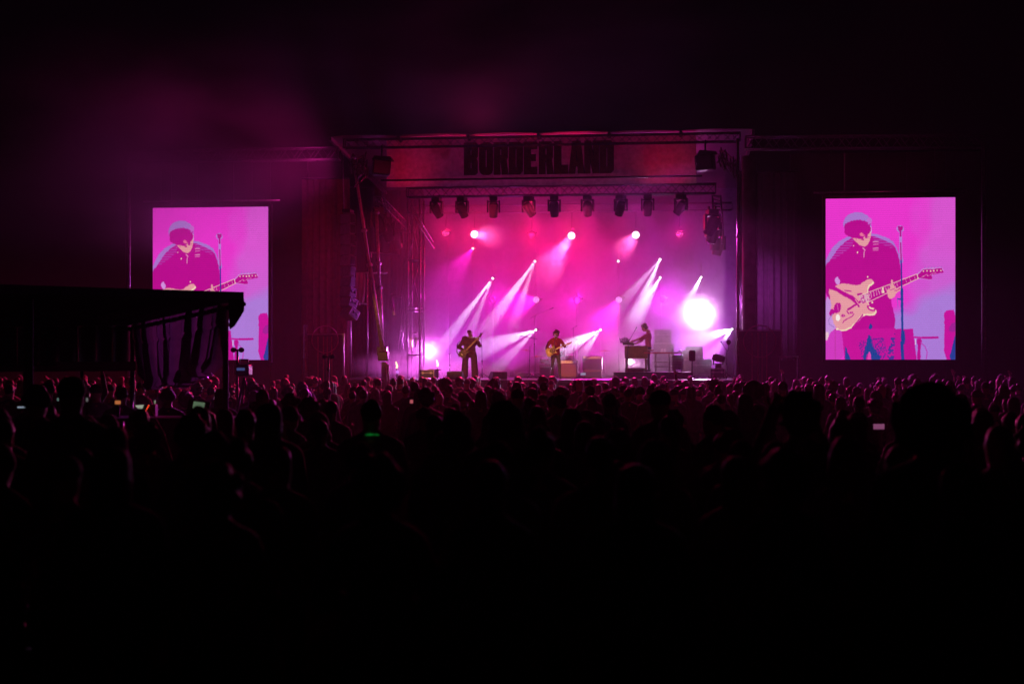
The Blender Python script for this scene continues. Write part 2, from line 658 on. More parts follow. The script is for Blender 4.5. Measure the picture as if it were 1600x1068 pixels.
def paint_screen():
    """the posterised camera picture shown on both video screens, painted as filled outlines"""
    SSX = 2
    w, h = PW * SSX, PH * SSX
    img = np.zeros((h, w, 3), np.float32)
    yy, xx = np.mgrid[0:h, 0:w].astype(np.float32)
    X = 40 + (xx + .5) / w * 800.0
    Y = 38 + (yy + .5) / h * 997.0
    r_ = np.random.default_rng(3)

    def noise(sc, seed):
        q = np.random.default_rng(seed)
        g = q.random((int(1000 / sc) + 3, int(820 / sc) + 3)).astype(np.float32)
        gx, gy = (X - 38) / sc, (Y - 36) / sc
        ix, iy = gx.astype(int), gy.astype(int)
        fx, fy = gx - ix, gy - iy
        fx, fy = fx * fx * (3 - 2 * fx), fy * fy * (3 - 2 * fy)
        return (g[iy, ix] * (1 - fx) + g[iy, ix + 1] * fx) * (1 - fy) + (g[iy + 1, ix] * (1 - fx) + g[iy + 1, ix + 1] * fx) * fy

    wob = (noise(7, 11) - .5) * 5
    wob2 = (noise(9, 12) - .5) * 5

    def poly(P, rough=1.0):
        px, py = X + wob * rough, Y + wob2 * rough
        inside = np.zeros((h, w), bool)
        n = len(P)
        x0, x1 = min(p[0] for p in P) - 9, max(p[0] for p in P) + 9
        y0, y1 = min(p[1] for p in P) - 9, max(p[1] for p in P) + 9
        ia, ib = max(0, int((x0 - 40) / 800 * w)), min(w, int((x1 - 40) / 800 * w) + 1)
        ja, jb = max(0, int((y0 - 38) / 997 * h)), min(h, int((y1 - 38) / 997 * h) + 1)
        if ib <= ia or jb <= ja:
            return inside
        sx, sy = px[ja:jb, ia:ib], py[ja:jb, ia:ib]
        s = np.zeros(sx.shape, bool)
        for i in range(n):
            a, b = P[i], P[(i + 1) % n]
            if a[1] == b[1]:
                continue
            c = (a[1] > sy) != (b[1] > sy)
            s ^= c & (sx < (b[0] - a[0]) * (sy - a[1]) / (b[1] - a[1]) + a[0])
        inside[ja:jb, ia:ib] = s
        return inside

    def smooth(P, k=2):
        P = [np.array(p, float) for p in P]
        for _ in range(k):
            Q = []
            for i in range(len(P)):
                a, b = P[i], P[(i + 1) % len(P)]
                Q += [a * .75 + b * .25, a * .25 + b * .75]
            P = Q
        return [tuple(p) for p in P]

    def fill(mask, c, a=1.0):
        img[mask] = img[mask] * (1 - a) + np.array(c, np.float32) / 255.0 * a

    def P(pts, c, sm=2, a=1.0, rough=1.0):
        fill(poly(smooth(pts, sm) if sm else pts, rough), c, a)

    def ell(cx, cy, rx, ry, c, a=1.0, rough=1.0):
        px, py = X + wob * rough, Y + wob2 * rough
        fill(((px - cx) / rx) ** 2 + ((py - cy) / ry) ** 2 < 1, c, a)

    def line(pts, wd, c, a=1.0, rough=.4):
        for p, q in zip(pts[:-1], pts[1:]):
            d = np.array(q, float) - np.array(p, float)
            L = max(1e-3, np.hypot(*d))
            t = np.clip(((X - p[0]) * d[0] + (Y - p[1]) * d[1]) / L / L, 0, 1)
            dist = np.hypot(X + wob * rough - p[0] - t * d[0], Y + wob2 * rough - p[1] - t * d[1])
            fill(dist < wd / 2, c, a)

    PK, LP, LV = np.array([240, 56, 210]), np.array([224, 88, 214]), np.array([176, 126, 222])
    SH, HALO, SKIN, CREAM = (191, 13, 146), (178, 120, 214), (236, 160, 168), (246, 226, 190)
    BLUE, PANT = (8, 66, 150), (203, 20, 156)
    # background
    n1 = noise(90, 5)
    s = np.clip((X - 560 + (n1 - .5) * 120) / 120, 0, 1)
    img[:] = (PK * (1 - s[..., None]) + LP * s[..., None]) / 255.0
    edge = Y - (765 - 0.42 * (X - 440)) + (n1 - .5) * 60
    s = np.clip(edge / 90 + .5, 0, 1) * np.clip((X - 300) / 60, 0, 1)
    img[:] = img * (1 - s[..., None]) + LV / 255.0 * s[..., None]
    lo = np.clip((X - 480) / 160, 0, 1) * np.clip((Y - 300) / 350, 0, 1) * .35
    img[:] = img * (1 - lo[..., None]) + LV / 255.0 * lo[..., None]
    P([(30, 640), (100, 630), (110, 700), (100, 900), (30, 930)], (205, 150, 228))
    P([(38, 865), (58, 862), (60, 912), (38, 916)], (240, 205, 215), 0)
    P([(80, 840), (160, 860), (160, 1040), (30, 1040), (30, 960)], (214, 60, 196))
    # things behind the player
    P([(455, 846), (580, 846), (604, 1040), (455, 1040)], (196, 18, 152), 0)
    P([(770, 735), (850, 728), (850, 1040), (770, 1040), (775, 800)], (204, 20, 158), 1)
    P([(828, 930), (850, 850), (850, 1040), (800, 1040)], BLUE, 1, .9)
    P([(806, 820), (850, 800), (850, 860), (800, 870)], (150, 40, 150), 1, .7)
    line([(572, 896), (640, 900)], 10, (200, 20, 155))
    line([(640, 900), (732, 899)], 13, (190, 12, 146))
    P([(600, 905), (640, 905), (625, 960), (630, 1040), (604, 1040), (612, 960)], (190, 14, 146), 1)
    line([(630, 930), (655, 955), (668, 990), (662, 1030)], 7, (190, 70, 190))
    line([(596, 910), (596, 940)], 5, (235, 220, 240))
    # halo then the figure
    ell(237, 196, 88, 74, HALO)
    ell(312, 178, 17, 20, (205, 110, 214))
    P([(30, 450), (60, 372), (100, 318), (150, 288), (200, 262), (320, 252), (400, 272), (455, 300), (480, 345), (500, 392), (520, 400),
       (520, 460), (40, 470)], HALO)
    P([(30, 460), (70, 420), (110, 352), (170, 300), (205, 280), (325, 262), (420, 308), (455, 318), (478, 356), (500, 425), (508, 560),
       (470, 600), (440, 660), (470, 770), (472, 805), (455, 905), (150, 905), (140, 850), (130, 700), (30, 640)], SH)
    # stripes where the halo mixes into the shoulders
    band = ((Y % 15.5) < 6.0)
    for q in ([(60, 420), (110, 350), (180, 300), (215, 292), (205, 330), (120, 400)], [(330, 262), (440, 300), (470, 340), (440, 345), (340, 300)]):
        fill(poly(q) & band, HALO, .55)
    # face
    P([(190, 262), (205, 236), (300, 222), (320, 205), (324, 260), (312, 312), (288, 336), (255, 332), (225, 302), (197, 276)], SKIN)
    P([(318, 200), (326, 230), (322, 262), (316, 240)], (214, 190, 226), 1)
    ell(238, 228, 81, 58, SH, 1, 2.2)
    P([(156, 200), (170, 190), (205, 250), (190, 268), (158, 262)], SH, 1)
    P([(190, 225), (318, 196), (318, 225), (306, 250), (296, 236), (284, 268), (272, 246), (258, 276), (246, 250), (232, 280), (222, 255), (206, 268), (196, 262)], SH, 0, 1, 1.6)
    fill(poly([(215, 238), (300, 228), (300, 285), (230, 285)]) & (noise(9, 41) > .60), SH)
    for a, b, wd in (((212, 240), (228, 292), 6), ((242, 245), (276, 296), 6), ((308, 225), (268, 290), 8), ((284, 250), (306, 276), 5)):
        line([a, b], wd, SH, 1, 2)
    ell(266, 262, 15, 9, (238, 120, 160), 1, 3)
    ell(265, 291, 7, 3.5, (190, 20, 120))
    # collar, buttons, badge
    line([(272, 345), (284, 358)], 8, (232, 150, 190))
    line([(280, 365), (277, 402)], 5, (236, 180, 200))
    for c in ((238, 372, 5), (213, 330, 3), (301, 523, 6), (329, 681, 6), (328, 758, 6), (312, 862, 4)):
        ell(c[0], c[1], c[2], c[2], CREAM)
    for y0 in (306, 322, 346, 358):
        line([(336, y0 + 2), (366, y0)], 8 if y0 in (306, 346) else 5, (222, 130, 186))
    # trousers
    P([(140, 850), (470, 840), (466, 1045), (160, 1045)], PANT, 0)
    P([(316, 815), (324, 812), (332, 838), (318, 848), (308, 842)], BLUE, 1)
    line([(318, 912), (380, 905)], 5, (90, 30, 150))
    P([(304, 888), (318, 885), (326, 940), (350, 980), (392, 1040), (318, 1040), (304, 985), (292, 1040), (268, 1040), (286, 960)], BLUE, 1, 1, 2.2)
    fill(poly([(318, 905), (400, 900), (420, 985), (395, 1040), (330, 960)]) & (noise(5, 51) > .56), BLUE, .55)
    fill(poly([(240, 930), (300, 900), (300, 1000), (270, 1040)]) & (noise(5, 52) > .60), BLUE, .5)
    P([(306, 985), (318, 985), (326, 1040), (298, 1040)], (236, 70, 180), 0)
    P([(164, 950), (176, 990), (196, 1040), (160, 1040)], BLUE, 0)
    fill(poly([(440, 900), (470, 860), (466, 1040), (415, 1040)]) & (noise(10, 53) > .5), BLUE, .7)
    # guitar
    GB = [(58, 612), (66, 590), (88, 592), (112, 572), (140, 560), (190, 568), (245, 578), (282, 548), (318, 532), (336, 546), (325, 566), (300, 578),
          (300, 605), (296, 640), (300, 690), (318, 712), (350, 716), (350, 740), (326, 756), (272, 750), (246, 776), (205, 828), (150, 852),
          (112, 846), (88, 806), (74, 745), (76, 690), (66, 650)]
    P([(p[0] + 7, p[1] + 9) for p in GB if p[1] > 640 or p[0] > 250] + [(120, 860)], CREAM, 2)
    P(GB, SKIN)
    P([(292, 700), (310, 700), (330, 718), (352, 720), (345, 738), (318, 735), (300, 722)], (205, 30, 150), 2)
    P([(306, 702), (330, 716), (342, 722), (330, 728), (310, 716)], CREAM, 2)
    line([(270, 758), (240, 795), (205, 838)], 7, SH)
    P([(88, 720), (100, 690), (122, 680), (136, 692), (132, 740), (96, 748)], SH, 1)
    P([(60, 740), (80, 715), (100, 740), (84, 756), (66, 766)], SH, 1)
    line([(112, 692), (120, 738)], 3, (226, 120, 180))
    ell(116, 776, 14, 21, (252, 242, 236))
    for c in ((150, 762), (201, 744)):
        ell(*c, 11, 8, SH)
        ell(c[0] + 1, c[1] - 1, 5, 4, (230, 120, 170))
    line([(172, 735), (184, 752)], 7, SH)
    line([(146, 808), (152, 796), (176, 782), (204, 768), (216, 752)], 5, SH)
    line([(84, 752), (58, 790), (62, 815), (92, 835)], 5, (165, 120, 200))
    ell(110, 846, 11, 7, CREAM)
    line([(100, 846), (100, 1040)], 6, (190, 16, 150))
    fill(poly([(92, 850), (108, 850), (108, 1040), (92, 1040)], 0) & ((Y % 13) < 4) & (np.abs(X - 100) < 3), (225, 120, 215))
    # forearm shadow and strumming hand
    P([(40, 560), (80, 570), (110, 590), (170, 622), (225, 650), (246, 676), (232, 690), (196, 662), (150, 640), (100, 606), (60, 600)], SH, 1)
    P([(28, 520), (90, 520), (112, 560), (84, 584), (30, 560)], SH, 1)
    P([(94, 545), (112, 512), (130, 548), (126, 566), (112, 574)], (214, 150, 228), 1)
    for a, b, wd in (((205, 650), (228, 695), 12), ((222, 660), (246, 705), 11), ((180, 725), (262, 672), 12)):
        line([a, b], wd, SH)
    for a, b in (((190, 665), (222, 690)), ((225, 662), (244, 690))):
        line([a, b], 6, SKIN)
    line([(160, 606), (198, 612)], 6, SH)
    # pickups and neck
    P([(232, 628), (268, 622), (268, 634), (236, 640)], SH, 0)
    NP = [(250, 640), (608, 508), (618, 532), (268, 690)]
    P(NP, SH, 0)
    fill(poly([(245, 640), (310, 618), (322, 668), (262, 692)]) & (noise(6, 61) > .45), (226, 170, 190))
    for i in range(22):
        t = i / 21.0
        fx, fy = 300 + 300 * t ** .9, 628 - 112 * t ** .9
        if i % 2 == 0 or i < 12:
            line([(fx, fy), (fx + 7, fy + 30 - 6 * t)], 4.5 - 1.5 * t, (232, 176, 190), 1, 1)
    line([(250, 640), (606, 508)], 4, CREAM)
    line([(300, 682), (616, 534)], 4, CREAM)
    P([(388, 592), (400, 590), (404, 622), (392, 626)], CREAM, 0)
    # head of the guitar
    HS = [(610, 512), (628, 494), (642, 481), (690, 478), (756, 472), (770, 500), (730, 506), (694, 514), (700, 540), (672, 540), (652, 536), (616, 534)]
    P([((p[0] - 690) * 1.06 + 690, (p[1] - 506) * 1.16 + 504) for p in HS], (214, 150, 222), 1)
    P(HS, SH, 0)
    for i in range(6):
        ell(646 + 21 * i, 490 - 0.6 * i, 5, 5, CREAM)
        line([(652 + 20 * i, 474 - i), (656 + 20 * i, 464)], 4, (170, 110, 205))
    line([(606, 512), (612, 536)], 5, CREAM)
    line([(636, 526), (664, 512), (672, 520), (700, 508), (722, 500)], 4, (240, 180, 205), 1, 1.5)
    # fretting hand
    P([(418, 604), (440, 596), (446, 560), (444, 540), (456, 538), (462, 580), (480, 596), (506, 588), (508, 604), (480, 622), (468, 648), (440, 664), (424, 644)], SKIN, 1)
    line([(440, 606), (470, 596)], 3, SH)
    line([(470, 612), (500, 596)], 5, SH, 1, 1.5)
    # microphone on its stand
    ell(502, 228, 24, 22, (190, 130, 220))
    line([(504, 240), (506, 400)], 18, (190, 130, 220))
    P([(486, 215), (494, 210), (503, 217), (512, 210), (520, 217), (516, 234), (504, 248), (490, 236)], SH, 1)
    line([(504, 240), (504, 272)], 11, SH)
    line([(505, 315), (508, 430)], 8, SH)
    line([(508, 425), (512, 610)], 8, (40, 50, 150))
    line([(512, 600), (514, 740)], 15, BLUE)
    line([(514, 735), (518, 1040)], 12, BLUE)
    P([(506, 858), (530, 856), (532, 915), (528, 940), (508, 935)], BLUE, 0)
    line([(512, 930), (518, 1040)], 18, BLUE)
    line([(486, 660), (514, 664)], 7, BLUE)
    line([(484, 655), (488, 712)], 4, (150, 100, 200))
    # down to screen pixels
    img = img.reshape(PH, SSX, PW, SSX, 3).mean((1, 3))
    k = (img + np.roll(img, 1, 0) + np.roll(img, -1, 0) + np.roll(img, 1, 1) + np.roll(img, -1, 1)) / 5
    img = .5 * img + .5 * k
    rows = np.arange(PH)
    img *= (1 - .05 * ((rows // 4) % 2))[:, None, None]
    mod = 1 + .015 * (np.random.default_rng(9).random((12, 10)) - .5)
    img *= np.kron(mod, np.ones((50, 48)))[:, :, None]
    img += (r_.random(img.shape) - .5) * .02
    rgba = np.ones((PH, PW, 4), np.float32)
    rgba[..., :3] = np.clip(img, 0, 1)
    im = bpy.data.images.new('screen_picture', PW, PH)
    im.colorspace_settings.name = 'sRGB'
    im.pixels.foreach_set(rgba[::-1].ravel())
    im.update()
    im.pack()
    return im


IM = paint_screen()
M_SCREEN = bpy.data.materials.new('lit_screen')
M_SCREEN.use_nodes = True
_nt = M_SCREEN.node_tree
_b = _nt.nodes['Principled BSDF']
_b.inputs['Base Color'].default_value = (0.01, 0.01, 0.01, 1)
_b.inputs['Roughness'].default_value = 0.5
_t = _nt.nodes.new('ShaderNodeTexImage')
_t.image = IM
_u = _nt.nodes.new('ShaderNodeTexCoord')
_nt.links.new(_u.outputs['UV'], _t.inputs['Vector'])
_nt.links.new(_t.outputs['Color'], _b.inputs['Emission Color'])
_b.inputs['Emission Strength'].default_value = 1.0
M_SCREEN.cycles.emission_sampling = 'FRONT'


def screen(px0, px1, pyt, pyb, label):
    a, b = at(px0, pyb, 0.0), at(px1, pyt, 0.0)
    zt = (at(px0, pyt, 0.0).z + b.z) / 2
    cx, w, h = (a.x + b.x) / 2, b.x - a.x, zt - a.z
    t = thing('video_screen', label, 'screen', (cx, 0, a.z))
    me = bpy.data.meshes.new('picture')
    me.from_pydata([(-w / 2, -.012, 0), (w / 2, -.012, 0), (w / 2, -.012, h), (-w / 2, -.012, h)], [], [(0, 1, 2, 3)])
    uv = me.uv_layers.new(name='UVMap')
    for i, c in enumerate(((0, 0), (1, 0), (1, 1), (0, 1))):
        uv.data[i].uv = c
    me.materials.append(M_SCREEN)
    o = bpy.data.objects.new('picture', me)
    COL.objects.link(o)
    setparent(o, t)
    MB().box((0, 0.09, h / 2), (w - .01, 0.18, h - .01)).build('cabinet_wall', M_BLACK, t)
    for nm, c, s in (('border', (0, .08, -.05), (w + .2, .24, .1)), ('border', (0, .08, h + .05), (w + .2, .24, .1)),
                     ('border', (-w / 2 - .05, .08, h / 2), (.1, .238, h)), ('border', (w / 2 + .05, .08, h / 2), (.1, .238, h))):
        MB().box(c, s).build(nm, M_BLACK, t)
    MB().tube([(-w / 2 - .4, .1, h + .24), (w / 2 + .4, .1, h + .24)], .035).build('hanging_bar', M_ALU, t)
    for s in (-1, 1):
        MB().beam((s * w * .35, .1, h + .1), (s * w * .35, .1, 9.25 - a.z), .03).build('hanging_strap', M_BLACKM, t)
    return t


screen(239, 419.5, 324, 562, 'left hand video screen, its lower half hidden by a draped tent')
screen(1290, 1492.5, 309.5, 561.5, 'right hand video screen showing the whole guitarist from head to legs')

# black scrim walls behind the screens
for px0, px1, lab in ((196, 480, 'black scrim wall behind the left hand video screen'), (1236, 1540, 'black scrim wall behind the right hand video screen')):
    x0, x1 = at(px0, 500, 0.9).x, at(px1, 500, 0.9).x
    t = thing('scrim_wall', lab, 'scrim', ((x0 + x1) / 2, 0.9, GZ))
    w = x1 - x0
    n = 5
    for i in range(n):
        xa_ = -w / 2 + w / n * i
        MB().grid(lambda u, v, xa_=xa_: Vector((xa_ + (w / n - .02) * u, 0.03 * math.sin(u * 7 + xa_) + .02 * math.sin(v * 9 + u * 5), .05 + 9.55 * v)), 10, 20).build('scrim_panel', M_SCRIM, t)
    for i in range(n + 1):
        MB().tube([(-w / 2 + w / n * i, .08, 0), (-w / 2 + w / n * i, .08, 9.6)], .04).build('scaffold_pole', M_TRUSS, t)

# upright poles
def pole(px, y, z0, z1, r, label, m=M_STEEL, top=None):
    p = at(px, 400, y)
    t = thing('upright_pole', label, 'pole', (p.x, y, z0))
    q = at(top, 300, y).x - p.x if top else 0
    MB().tube([(0, 0, .03), (q * .5, 0, (z1 - z0) / 2), (q, 0, z1 - z0)], r, 10).build('tube', m, t)
    MB().box((0, 0, .015), (.4, .4, .03)).build('base_plate', M_STEEL, t)
    for k in (.33, .66):
        MB().lathe([(r + .015, -.06), (r + .015, .06)], 10).build('collar', M_STEEL, t, (q * k, 0, (z1 - z0) * k))
    return t


pole(202, -0.7, GZ, 9.3, .055, 'thin steel pole left of the left hand video screen')
pole(1536, -0.7, GZ, 9.4, .06, 'thin steel pole right of the right hand video screen')
pole(1539.5, -0.3, GZ, 6.9, .04, 'shorter pole clamped close beside the pole right of the right hand screen')
pole(1153, -0.9, GZ, 9.6, .05, 'steel pole standing before the round column at the right stage edge')
pole(477, -0.8, GZ, 3.2, .06, 'short bright upright post at the left edge of the circle panel')

# round columns and curtains at the right hand edge
p = at(1171, 500, 0.6)
MBc = MB()
t = thing('round_column', 'thick dark column at the right hand stage edge, lit purple', 'column', (p.x, 0.6, GZ))
MB().tube([(0, 0, 0), (0, 0, 9.5)], .26, 18).build('shaft', mat('column_sleeve', (0.16, .14, .16), .5, 0, .3, 3), t)
MB().lathe([(.34, 0), (.34, .1), (.27, .14)], 18).build('foot', M_STEEL, t)

M_REDDRAPE = cloth('dark_red_drape', (0.16, 0.03, 0.05), 0.2)
M_PLUM = cloth('plum_drape', (0.05, 0.035, 0.045), 0.2)
for (px0, px1, y, m, lab, sd) in ((1182, 1250, 0.55, M_PLUM, 'pleated curtain right of the thick column, behind a painted circle', 21),
                                  (472, 545, 0.6, M_REDDRAPE, 'dark red pleated curtain behind the circle panel left of the stage', 22)):
    x0, x1 = at(px0, 500, y).x, at(px1, 500, y).x
    t = thing('side_curtain', lab, 'curtain', ((x0 + x1) / 2, y, GZ))
    w = x1 - x0
    pleat(-w / 2, w / 2, .05, 8.9, .06, .28, sd, .02).build('cloth', m, t)
    MB().tube([(-w / 2, 0, 8.93), (w / 2, 0, 8.93)], .03).build('curtain_pipe', M_BLACKM, t)


def circle_panel(px, py, rpx, w, h, y, label):
    c = at(px, py, y)
    r = rpx / FPX * 51
    t = thing('fence_panel', label, 'panel', (c.x, y, GZ))
    zc = c.z - GZ
    MB().box((0, 0.02, h / 2 + .05), (w, .01, h)).build('mesh_sheet', cloth('panel_scrim', (.07, .05, .07), .35), t)
    ring = [(r * math.cos(a), -.02, zc + r * math.sin(a)) for a in [2 * PI * i / 48 for i in range(49)]]
    MB().tube(ring, .022, 6, cap=False).build('circle_emblem', mat('emblem_paint', (.50, .16, .30), .6), t)
    for dx in (-.26, -.06, .08, .24):
        MB().box((dx, 0.0, h / 2 + .05), (.035, .02, h - .1)).build('stripe', mat('emblem_stripe', (.42, .08, .16), .6), t)
    for s in (-1, 1):
        MB().beam((s * w / 2, 0, 0), (s * w / 2, 0, h + .1), .05).build('frame_post', M_STEEL, t)
    MB().beam((-w / 2, 0, h + .08), (w / 2, 0, h + .08), .04).build('frame_rail', M_STEEL, t)
    return t


circle_panel(508, 530, 21, 1.35, 3.1, -0.75, 'mesh panel with a thin circle and stripes left of the stage')
circle_panel(1187, 533, 24, 1.5, 3.2, -0.75, 'mesh panel with a thin circle and stripes right of the stage')
c = at(1231, 575, -1.2)
t = thing('steel_frame', 'small open steel frame standing below the right hand side curtain', 'frame', (c.x, -1.2, GZ))
for s in (-.3, .3):
    MB().tube([(s, 0, 0), (s, 0, 2.38)], .03).build('upright', M_STEEL, t)
MB().tube([(-.33, 0, 2.36), (.36, 0, 2.36)], .03).build('rail', M_STEEL, t)
MB().box((0, .05, 1.15), (.58, .02, 2.2)).build('sheet', M_SCRIM, t)

# ================================================================ slanting struts, loudspeaker hang, scaffold at the left
M_YSTEEL = mat('worn_steel', (.50, .46, .40), .35, .35, .25, 10)


def strut(a, b, r, label):
    a, b = Vector(a), Vector(b)
    t = thing('support_strut', label, 'strut', a)
    d = b - a
    MB().tube([(0, 0, 0), d * .45], r * 1.35, 12).build('outer_tube', M_YSTEEL, t)
    MB().tube([d * .45, d], r, 12).build('inner_tube', M_YSTEEL, t)
    Q = d.to_track_quat('Z', 'Y').to_matrix().to_4x4()
    for k in (.02, .45, .62, .98):
        MB().lathe([(r * 1.5, -.06), (r * 1.9, -.03), (r * 1.9, .03), (r * 1.5, .06)], 12, Matrix.Translation(d * k) @ Q).build('collar', M_STEEL, t)
    MB().box((0, 0, .0), (.36, .3, .34), bev=.03).build('hinge_block', M_BLACKM, t)
    return t


a, b = at(599, 556, -0.6), at(551, 240, -0.6)
strut(a, b, .055, 'long slanting steel strut leaning left up to the roof corner')
a, b = at(597.5, 548, 0.2), at(588, 328, 0.2)
strut(a, b, .06, 'steel strut standing nearly upright beside the long slanting strut')
for px, y, lab in ((602, -0.6, 'short steel post under the long slanting strut'), (599, 0.2, 'short steel post under the nearly upright strut')):
    q = at(px, 560, y)
    t = thing('jack_post', lab, 'post', (q.x, y, GZ))
    MB().tube([(0, 0, 0), (0, 0, q.z - GZ - .12)], .07, 10).build('tube', M_YSTEEL, t)
    MB().tube([(.14, 0, 0), (.10, 0, q.z - GZ - .2)], .04, 8).build('side_tube', M_YSTEEL, t)
    MB().box((0, 0, .03), (.5, .5, .06)).build('foot_plate', M_STEEL, t)

# hanging loudspeakers, a curved row
M_SPK = mat('grey_loudspeaker', (.17, .16, .18), .5, .1, .2, 8)
la = thing('loudspeaker_hang', 'curved hang of slim loudspeaker boxes left of the slanting strut', 'loudspeaker', (at(543, 400, -0.3).x, -0.3, 0))
n = 10
for i in range(n):
    py = 342 + 16.4 * i
    q = at(543.5 + (0.09 * max(0, i - 5) ** 2.6), py, -0.3)
    tilt = -0.02 * i - (0.05 * max(0, i - 6) ** 1.5)
    Rm = Euler((0, -tilt * 1.3, 0.9)).to_matrix()
    c = Vector((q.x - la.location.x, 0, q.z))
    wbox = .26 if i < 7 else .34 + .05 * (i - 7)
    bx = MB().box(c, (wbox, .55, .355), Rm, bev=.02).build('speaker_box', M_SPK, la)
    MB().box(c + Rm @ Vector((0, -.282, 0)), (wbox * .8, .015, .30), Rm).build('grille', M_GRILLE, bx)
    if i >= 7:
        for s in (-.07, .08):
            MB().lathe([(.06, 0), (.05, .02), (.012, .03)], 12, Matrix.Translation(c + Rm @ Vector((s, -.292, .02))) @ Rm.to_4x4() @ Euler((PI / 2, 0, 0)).to_matrix().to_4x4()).build('round_port', M_BLACK, bx)
MB().tube([(-.15, .1, at(543, 338, -.3).z), (-.2, .1, 9.4)], .02).build('chain', M_STEEL, la)
MB().box((0, .05, at(543, 330, -.3).z), (.3, .6, .12)).build('fly_frame', M_BLACKM, la)

# cloth over a scaffold bay
p0, p1 = at(548, 474, 3.4), at(574, 426, 3.4)
fr = thing('scaffold_bay', 'scaffold bay of thin tubes behind the loudspeaker hang', 'scaffold', (p0.x, 3.4, DECK))
wq, zt, zb = p1.x - p0.x, p1.z - DECK, p0.z - DECK
for x in (0, wq):
    MB().tube([(x, 0, 0), (x, 0, zt + .05)], .03).build('upright', M_ALU, fr)
for z, e in ((zt, .8), (zb, 0)):
    MB().tube([(-.1, 0, z), (wq + e, 0, z)], .03).build('rail', M_ALU, fr)
MB().tube([(wq * .35, -.1, zt + 1.2), (wq * .33, -.1, zt - .2), (wq * .2, -.1, zb + .02)], .025).build('hose', M_BLACK, fr)
dc = thing('draped_sheet', 'silvery sheet draped over the scaffold bay at the left', 'sheet', (p0.x, 3.33, DECK))


def sheet_fn(u, v):
    x = .04 + (wq - .1) * u
    s = 1 - v
    return Vector((x + .05 * math.sin(5 * u + 3 * v) * s, -.05 * math.sin(u * 21 + 2 * s) * (.3 + s) - .08 * s, zb + .05 + (zt - zb - .05) * v - .12 * s * math.sin(PI * u)))


MB().grid(sheet_fn, 40, 16).build('cloth', mat('silver_sheet', (.42, .40, .44), .35, .2, .15, 4), dc)

# scaffold tower left of the backdrop
p0, p1 = at(637, 550, 4.0), at(656, 550, 4.0)
tw = thing('scaffold_tower', 'narrow scaffold tower at the left edge of the lit stage', 'scaffold', (p0.x, 4.0, DECK))
wq = p1.x - p0.x
for x in (0, wq):
    for y in (0, .9):
        MB().tube([(x, y, 0), (x, y, 7.0)], .035 if x == 0 else .045).build('upright', M_ALU, tw)
for z in (.9, 2.62, 2.75, 4.6, 6.4):
    for y in (0, .9):
        MB().tube([(0, y, z), (wq, y, z)], .03).build('rail', M_ALU, tw)
for z in (2.75, 4.6):
    MB().tube([(0, 0, z), (wq, 0, z + 1.8)], .018).build('diagonal', M_ALU, tw)
    MB().tube([(wq, 0, z), (wq * .2, 0, z + 1.8)], .018).build('diagonal', M_ALU, tw)
for (pxa, pya, pxb, pyb) in ((643, 521, 652, 519), (641, 531, 644, 545), (651, 531, 649, 543), (642, 529, 654, 529)):
    a, b = at(pxa, pya, 3.9), at(pxb, pyb, 3.9)
    MB().beam(a - tw.location, b - tw.location, .06).build('bracket', M_ALU, tw)
for k in range(4):
    a, b = at(634 - k * .6, 400, 3.9), at(630 - 4 * k + (k % 2) * 8, 545, 3.9)
    mid = (a + b) / 2 + Vector((.1 * (k - 1.5), 0, -.3))
    t = thing('hanging_cable', ['thin cable hanging straight beside the scaffold tower', 'thin cable bowed beside the scaffold tower', 'thin cable slanting from the scaffold tower to the floor', 'outermost thin cable hanging left of the scaffold tower'][k], 'cable', a)
    MB().tube([(0, 0, 0), mid - a, b - a], .012, 6).build('cord', M_STEEL, t)
# two thin tubes slanting under the front truss
for (pa, pb, lab) in (((643, 322), (677, 378), 'upper of two thin slanting tubes below the left end of the light truss'), ((640, 330), (678, 388), 'lower of two thin slanting tubes below the left end of the light truss')):
    a, b = at(*pa, 2.2), at(*pb, 4.0)
    t = thing('slanting_tube', lab, 'tube', a)
    MB().tube([(0, 0, 0), b - a], .022, 8).build('tube', M_ALU, t)
a, b = at(611, 458, 3.0), at(616, 492, 3.0)
t = thing('angle_bracket', 'bent metal bracket lit violet right of the steel struts', 'bracket', b)
MB().beam((0, 0, 0), a - b, .07).build('arm', M_ALU, t)
MB().beam(a - b + Vector((.05, 0, -.12)), a - b + Vector((.42, 0, -.16)), .06).build('arm', M_ALU, t)
a, b = at(579, 394, 2.5), at(624, 397, 2.5)
t = thing('light_bar', 'thin horizontal metal bar high left, behind the slanting struts', 'bar', a)
MB().beam((0, 0, 0), b - a, .05).build('bar', M_ALU, t)
MB().beam((.02, 0, -.2), (.02, 0, .0), .05).build('clamp', M_ALU, t)

